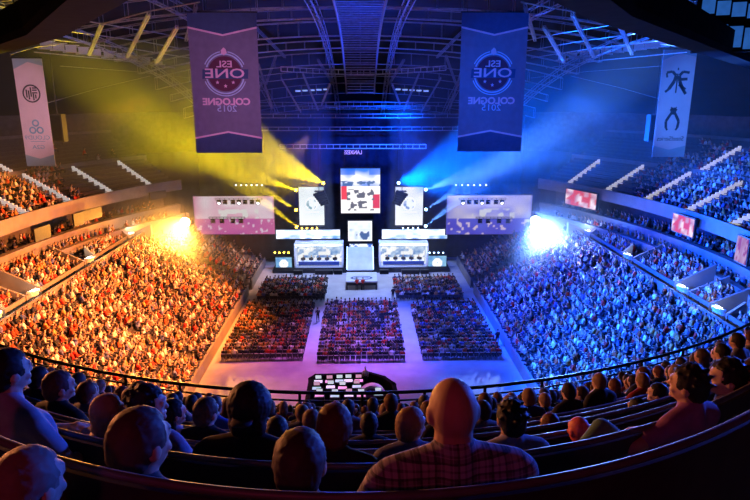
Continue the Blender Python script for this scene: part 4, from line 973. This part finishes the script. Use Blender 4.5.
hero(2, 197, 474, 'person bent low with dark cap of hair between the two nearest benches', (SKIN[0], (.1, .1, .3), BR, DK), off=-.3, s0=.95)
hero(3, 657, 393, 'person with dark hair, pale face turned aside, next to the man with stretched arm', (SKIN[2], DK, DK, DK), yaw=.7)
hero(3, 637, 408, 'person with round dark hair in front of the leaning man, low in the row', (SKIN[1], DK, DK, DK))
hero(3, 550, 424, 'person with reddish hair rim in dark jacket, two seats beyond the thick-haired one', (SKIN[1], DK, RD_, DK), yaw=.3)
# the rest of the near tier: six figures shared out among the rows
FIGS = [('sitting upright', figure(voxel=.024)), ('leaning forward', figure(lean=.3, voxel=.024)), ('head turned', figure(yaw=.7, voxel=.024)), ('looking aside', figure(yaw=-.7, hairstyle='messy', voxel=.024)),
        ('chin propped', figure(arm='chin', yaw=.2, voxel=.024)), ('with long hair', figure(hairstyle='long', voxel=.024)), ('arms raised', figure(arm='head', voxel=.024))]
TOPS = [('black', (.015, .015, .02)), ('navy', (.02, .03, .10)), ('grey', (.14, .14, .16)), ('dark red', (.22, .02, .03)), ('white', (.6, .6, .62)), ('blue', (.05, .12, .4)), ('brown', (.12, .06, .04))]
HAIRS = [('black', DK), ('brown', BR), ('fair', (.22, .13, .07)), ('auburn', RD_), ('dark', (.02, .015, .015))]
n_people = len(TAKEN)
rr = random.Random(5)
for k in range(1, NROW):
    d, h = row_dh(k); half = d*.98+.5; row = []
    x = -half+rr.random()*.3
    while x < half:
        p = row_pt(k, x, .28); p.z = 25-h+.1; q = proj(p)
        occ = .88 if k > 4 else (.55 if k > 2 else .0)
        if -6 < q[0] < 756 and rr.random() < occ and not any(t[0] == k and abs(t[1]-x) < .46 for t in TAKEN) and not any(abs(t[0]-k) == 1 and k < 5 and abs(t[1]-x) < .2 for t in TAKEN): row.append((q[0], x))
        x += .52+rr.random()*.06
    row.sort()
    for i, (qx, x) in enumerate(row):
        i += sum(1 for t in TAKEN if t[0] == k and t[1] < x)
        p = row_pt(k, x, .28+rr.uniform(-.04, .06)); n = row_n(k, x); fi, fg = FIGS[rr.choices(range(7), (6, 4, 2, 2, 1, 2, .35))[0]]
        tn, tc = rr.choices(TOPS, (6, 3, 3, 1.2, 1, 1.2, 2))[0]; hn, hc = rr.choice(HAIRS)
        s = rr.uniform(.92, 1.0); person(fg, (p.x, p.y, row_floor(k)-rr.uniform(0, .05)), math.atan2(-n.x, n.y)+rr.uniform(-.15, .15), s, (rr.choice(SKIN[:3]), tc, hc, rr.choice((DK, (.03, .04, .09)))),
               f'spectator in {tn} top, {hn} hair, {fi}, {ORD[min(i+1, 49)]} from amber end, {ORD[k+1]} near row' if fi != 'with long hair' else f'spectator in {tn} top, long {hn} hair, {ORD[min(i+1, 49)]} from amber end, {ORD[k+1]} near row', f'spectators on the {ORD[k+1]} bench of the near tier')
        n_people += 1

# ------------------------------------------------------------------ far people: light figures coloured part by part
SKC, HAC, SHC, TRC = 0, 1, 2, 3
def lowfig(pose, det=1):
    mb = MB(); ids = []
    def mark(k, n0): ids.extend([k]*(len(mb.v)-n0))
    def E(c, r, k, nu=8, nv=6): n0 = len(mb.v); mb.ell(c, r, nu, nv); mark(k, n0)
    def T(p, q, r, r2, k, n=5): n0 = len(mb.v); mb.tube(p, q, r, n, r2); mark(k, n0)
    y = .12 if pose == 2 else 0
    n0 = len(mb.v); mb.ell((0, y+.01, 1.22), (.085, .10, .125), 8, 6)
    for v in mb.v[n0:]: ids.append(HAC if (v[2] > 1.25 or v[1] < y-.015) and not (v[1] > y+.06) else SKC)
    T((0, y-.02, 1.0), (0, y, 1.13), .06, .05, SKC)
    T((0, 0, .46), (0, y-.03, .82), .15, .18, SHC, 8); T((0, y-.03, .82), (0, y-.03, 1.04), .19, .10, SHC, 8)
    for s in (-1, 1):
        T((s*.09, 0, .52), (s*.13, .42, .52), .09, .07, TRC); T((s*.13, .42, .52), (s*.13, .38, .05), .065, .045, TRC)
        Sx = Vector((s*.2, y-.03, .97))
        if pose == 1: E_, W_ = Vector((s*.3, .1, 1.15)), Vector((s*.2, .12, 1.42))
        elif pose == 3 and s > 0: E_, W_ = Vector((.3, .15, .95)), Vector((.12, .3, 1.1))
        else: E_, W_ = Vector((s*.27, .1, .70)), Vector((s*.12, .33, .64))
        T(Sx, E_, .06, .05, SHC); T(E_, W_, .042, .03, SKC); 
    return np.array([tuple(v) for v in mb.v], np.float32), mb.f, np.array(ids)
LOW = [lowfig(i) for i in range(4)]
PAL = np.array([(.75, .72, .70), (.75, .72, .70), (.55, .5, .48), (.6, .04, .03), (.45, .08, .03), (.025, .022, .025), (.03, .03, .04), (.05, .05, .08), (.03, .03, .035), (.25, .2, .18), (.5, .25, .08), (.10, .12, .3)])
PALN = ['white', 'white', 'pale grey', 'red', 'rust', 'black', 'black', 'dark blue', 'black', 'brown', 'orange', 'blue']
HPAL = np.array([(.02, .015, .012), (.05, .03, .02), (.12, .07, .03), (.02, .02, .02)])
class Crowd:
    def __init__(s): s.V = []; s.F = []; s.Cc = []; s.n = 0
    def add(s, x, y, z, a, sc, pose, shirt, hair, skin, tr):
        V, Fc, ids = LOW[pose]; c, sn = math.cos(a), math.sin(a); R3 = np.array([[c, -sn, 0], [sn, c, 0], [0, 0, 1]], np.float32)
        s.V.append((V*sc) @ R3.T+np.array((x, y, z), np.float32)); pal = np.array([skin, hair, shirt, tr], np.float32); s.Cc.append(pal[ids]); s.F.append((s.n, pose)); s.n += len(V)
    def build(s, name):
        V = np.concatenate(s.V); Cc = np.concatenate(s.Cc); flat = {}
        for p in range(4):
            Fc = LOW[p][1]; flat[p] = (np.array([i for f in Fc for i in f], np.int32), np.array([len(f) for f in Fc], np.int32))
        li = np.concatenate([flat[p][0]+n for n, p in s.F]); lt = np.concatenate([flat[p][1] for n, p in s.F]); ls = np.concatenate(([0], np.cumsum(lt)[:-1])).astype(np.int32)
        me = bpy.data.meshes.new(name); me.vertices.add(len(V)); me.vertices.foreach_set('co', V.astype(np.float32).ravel())
        me.loops.add(len(li)); me.loops.foreach_set('vertex_index', li); me.polygons.add(len(lt)); me.polygons.foreach_set('loop_start', ls); me.polygons.foreach_set('loop_total', lt)
        me.update(calc_edges=True); me.validate()
        a = me.color_attributes.new('Col', 'FLOAT_COLOR', 'POINT'); a.data.foreach_set('color', np.concatenate([Cc, np.ones((len(Cc), 1), np.float32)], 1).astype(np.float32).ravel()); me.materials.append(M['cloth'])
        o = bpy.data.objects.new(name, me); C.objects.link(o); return o
crowd = Crowd()
spots = []   # (x, y, z, facing, distance, group key)
def inview(x, y, z, m=4):
    q = proj((x, y, z+1)); return q[2] > 0 and -m < q[0] < 750+m and -m < q[1] < 500+m
def put(x, y, z, a, key):
    if inview(x, y, z): spots.append((x, y, z, a, math.dist((x, y, z), (0, 0, 25)), key))
for s in (-1, 1):
    face = PI/2 if s > 0 else -PI/2     # towards the floor
    for i in range(16):
        x = 15.0+.78*i+.35; z = .9+.42*i-.03
        y = 34.4
        while y < 74.3:
            if not (51.2 < y < 51.9 or 62.3 < y < 63.0) and rr.random() < .96: put(s*(x+rr.uniform(-.16, .16)), y+rr.uniform(-.06, .06), z, face-s*rr.uniform(.1, .75), ('stand', s, i))
            y += .50+rr.uniform(-.03, .03)
        y = 77.4
        while y < 88.6:
            if rr.random() < (.75 if i < 10 and y < 84 else .25): put(s*x, y, z, face-s*rr.uniform(.0, .4), ('rear', s, i))
            y += .56
    for bi, (y0, y1) in enumerate(MID):
        x1 = min(ring_x(y0), ring_x(y1)); nrow = max(2, int((x1-28.9)/.75))
        for i in range(nrow):
            y = y0+.5
            while y < y1-.4:
                if rr.random() < .93: put(s*(28.85+.75*i+.36), y, 7.6+.4*i-.03, face-s*rr.uniform(.1, .6), ('mid', s, bi))
                y += .54
    # balcony spectators between the ledges and before the suites
    for off, z in ((.35, 8.5), (2.3, 9.6), (3.4, 9.65)):
        t = R_(52)
        while t < R_(128):
            p = ring(t, off, s, z)
            if rr.random() < (.75 if s > 0 or off < 1 else .5): put(p.x, p.y, z, face-s*.3, ('suite', s, 0))
            t += R_(.8)
    for k, (oo, zz) in enumerate(TIER):
        t = R_(55)
        while t < R_(128):
            p = ring(t, oo+.5, s, zz); e = p.y; q = proj(p); t += .55/(math.hypot(p.x, p.y-YC))
            if any(abs(t-a) < .017 for a in AISLES): continue
            ang = math.atan2(p.x*s, YC-p.y)
            if s < 0: pr = .95 if q[0] < 40 and k < 8 else (.75 if q[0] < 62 and k < 8 else (.7 if q[0] < 82 and k < 3 else (.02 if q[0] > 60 else .05)))
            else: pr = .96 if 655 < q[0] and k < 11 else (.8 if q[0] > 635 and k < 6 else (.5 if q[0] > 700 else .02))
            if rr.random() < pr: put(p.x, p.y, zz, face*(1)+(-s)*(ang-PI/2)*0-s*.2, ('tier', s, k))
# chairs and sitters on the floor
BLOCKS = [('amber-side front block', -13.5, -6.0, 54.6, 17), ('central front block', -4.1, 3.95, 54.0, 18), ('blue-side front block', 6.15, 13.45, 54.4, 17), ('amber-side rear block', -12.9, -4.9, 72.0, 9), ('blue-side rear block', 4.6, 12.6, 72.0, 9)]
cb = MB(); cb.box((0, .0, .44), (.44, .42, .04)); cb.box((0, -.22, .66), (.44, .04, .34))
for x in (-.19, .19):
    for y in (-.2, .19): cb.tube((x, y, 0), (x, y, .44), .016, 4)
    cb.tube((x, -.2, .44), (x, -.23, .83), .016, 4)
cb.box((0, -.243, .80), (.44, .012, .05))  # white strip paints a highlight along the top of the chair back
chair_me = cb.mesh('folding_chair', M['chair']); chair_me.materials.append(M['paint'])
for p in list(chair_me.polygons)[-6:]: p.material_index = 1
CH = []
for bi, (nm, x0, x1, y0, nr) in enumerate(BLOCKS):
    nc = int((x1-x0)/.53)
    for r in range(nr):
        for c in range(nc+1):
            x = x0+(x1-x0)*c/nc; y = y0+.89*r; CH.append((bi, r, x, y, nm, c))
            if rr.random() < .95: put(x+rr.uniform(-.04, .04), y+.02, -.02, rr.uniform(-.2, .2), ('floor', bi, r))
CH.sort(key=lambda c: math.dist((c[2], c[3], 0), (0, 0, 25)))
for bi, r, x, y, nm, c in CH[:297]:
    o = link('folding_chair', chair_me, None, (x, y, 0)); tag(o, f'dark folding chair, {ORD[c+1]} from the amber side, {ORD[r+1]} row from the camera, {nm}', 'chair', f'chairs in the {ORD[r+1]} row of the {nm}')
mb = MB()
for bi, r, x, y, nm, c in CH[297:]:
    mb.add([(a+x, b+y, c) for a, b, c in cb.v], cb.f)
o = mb.build('folding_chairs', M['chair']); tag(o, 'mass of dark folding chairs in the farther rows of the floor blocks', 'chairs', None, 'stuff')
# individuals: those nearest the camera, up to three hundred people in all
spots.sort(key=lambda t: t[4]); N_IND = max(0, 298-n_people-16)
low_me = {}
def low_mesh(pose, ci):
    if (pose, ci) not in low_me:
        t = Crowd(); hr = HPAL[(pose+ci) % 4]; t.add(0, 0, 0, 0, 1, pose, PAL[ci], hr, SKIN[ci % 3], (.03, .03, .05)); o = t.build('person'); low_me[(pose, ci)] = o.data; bpy.data.objects.remove(o)
    return low_me[(pose, ci)]
KEYN = {'stand': 'long lower stand', 'rear': 'short stand next to the stage', 'mid': 'walled middle blocks', 'suite': 'balcony in front of the suites', 'tier': 'upper tier'}
ni = 0; cnt = {}
for x, y, z, a, d, key in spots:
    pose = rr.choices((0, 1, 2, 3), (6, .5, 3, 2))[0]; ci = rr.randrange(len(PAL))
    if ni < N_IND and key[0] in KEYN:
        cnt[key] = cnt.get(key, 0)+1; ni += 1; o = link('person', low_mesh(pose, ci), None, (x, y, z), a, rr.uniform(.95, 1.05)); rown = f'{ORD[key[2]+1]} row' if key[0] != 'mid' else f'{ORD[key[2]+1]} block'
        tag(o, f'spectator in {PALN[ci]} top, {ORD[min(cnt[key], 49)]} from the camera end, {rown}, {SIDE[key[1]]} {KEYN[key[0]]}', 'person', f'{PALN[ci]} tops, {rown}, {SIDE[key[1]]} {KEYN[key[0]]}')
    else:
        sh_ = PAL[ci]*rr.uniform(.7, 1.2)
        if key[0] == 'floor' and ci < 2 and rr.random() < .6: sh_ = PAL[6]
        crowd.add(x, y, z, a, rr.uniform(1.0, 1.16), pose, sh_, HPAL[rr.randrange(4)], SKIN[rr.randrange(4)], (.03, .03, .05))
o = crowd.build('crowd'); tag(o, 'dense seated crowd filling the stands, upper tiers and floor blocks', 'crowd', None, 'stuff')
# people on the stage and the floor
def standing(det=0):
    mb = MB(); cs = []
    return None
def stand_mesh(ci):
    mb = MB(); ids = []
    def T(p, q, r, r2, c, n=8): n0 = len(mb.v); mb.tube(p, q, r, n, r2); mb.c += [tuple(c)]*(len(mb.v)-n0)
    def E(c0, r, c, nu=10, nv=8): n0 = len(mb.v); mb.ell(c0, r, nu, nv); mb.c += [tuple(c)]*(len(mb.v)-n0)
    sk, sh, tr, hr = SKIN[0], PAL[ci], (.02, .02, .03), HPAL[0]
    E((0, .01, 1.66), (.075, .09, .115), sk); E((0, -.015, 1.69), (.082, .09, .10), hr); T((0, 0, 1.45), (0, 0, 1.58), .055, .05, sk)
    T((0, 0, .95), (0, 0, 1.3), .15, .19, sh); T((0, 0, 1.3), (0, 0, 1.5), .19, .08, sh); E((0, 0, .95), (.16, .12, .1), tr)
    for s in (-1, 1):
        T((s*.09, 0, .95), (s*.11, .02, .5), .09, .065, tr); T((s*.11, .02, .5), (s*.12, -.02, .06), .06, .042, tr); E((s*.12, .05, .04), (.045, .12, .04), (.02, .02, .02))
        T((s*.2, 0, 1.42), (s*.26, .02, 1.12), .055, .045, sh); T((s*.26, .02, 1.12), (s*.22, .18, .95), .04, .03, sk); E((s*.21, .22, .92), (.03, .05, .03), sk)
    return mb.mesh('person', M['cloth'])
for (px, py, z, ci, lb) in ((318, 322, 0, 5, 'person in black walking the aisle beside the amber-side front block'), (465, 262, 0, 5, 'person standing in the dark beyond the blue-side rear block'), (393, 300, 0, 5, 'person in black standing at the edge of the blue-side rear block'),
                          (357, 290, 0, 3, 'person in red standing in front of the podium, nearer the amber side'), (363, 290, 0, 3, 'person in red standing in front of the podium, nearer the blue side'), (497, 345, 0, 5, 'person in black standing at the foot of the blue-lit lower stand'), (425, 305, 0, 5, 'person in black between the two blue-side floor blocks')):
    p = at_z(px, py, z); o = link('person', stand_mesh(ci), None, (p.x, p.y, z), .3); tag(o, lb, 'person')
o = link('person', stand_mesh(0), None, (.3, 49.0, .05), PI); tag(o, 'person in white standing at the far edge of the mixing position', 'person')
for s, cx, nm in ((-1, -6.3, 'amber'), (1, 6.25, 'blue')):
    for i in range(5):
        x = cx-(7.25/2-1.25)+i*(7.25-2.5)/4; o = link('person', low_mesh(0, 5), None, (x, 87.0, .75), PI)
        tag(o, f'seated player in black facing the hall, {ORD[i+1] if s > 0 else ORD[5-i]} from the ramp-side end of the {nm}-side booth', 'person', f'players in the {nm}-side booth')
# haze only in side boxes, the middle left clear to stay dark
HZ = []
for s in (-1, 1):
    o = MB().box((s*23.8, 71, 23.3), (40, 40, 12.6)).build('haze'); HZ.append(o); tag(o, f'thin haze high in the {SIDE[s]} half of the hall, catching the beams', 'haze', None, 'stuff')
    o = MB().box((s*25, 76.6, 9.2), (12, 9, 9)).build('haze'); HZ.append(o); tag(o, f'denser haze added to widen the halo of the {SIDE[s]} flood lamp', 'haze', None, 'stuff'); o['dense'] = 1  # extra dense volume added to enlarge the lamp's halo
    o = MB().box((s*22, 78.5, 9.7), (36, 25, 14.3)).build('haze'); HZ.append(o); tag(o, f'thin haze around the {SIDE[s]} flood lamp', 'haze', None, 'stuff')
m = bpy.data.materials.new('stage_haze'); m.use_nodes = True; nt = m.node_tree; nt.nodes.clear(); out = nt.nodes.new('ShaderNodeOutputMaterial'); vs_ = nt.nodes.new('ShaderNodeVolumeScatter')
vs_.inputs['Density'].default_value = HAZE_D; vs_.inputs['Anisotropy'].default_value = .25; vs_.inputs['Color'].default_value = (.95, .96, 1, 1); nt.links.new(vs_.outputs[0], out.inputs['Volume'])
m2 = m.copy(); m2.name = 'thick_haze'; [n for n in m2.node_tree.nodes if n.type == 'VOLUME_SCATTER'][0].inputs['Density'].default_value = .016
for o in HZ: o.data.materials.append(m2 if 'dense' in o else m)
print('PEOPLE', n_people, ni, 'crowd', len(crowd.F), 'chairs', len(CH))
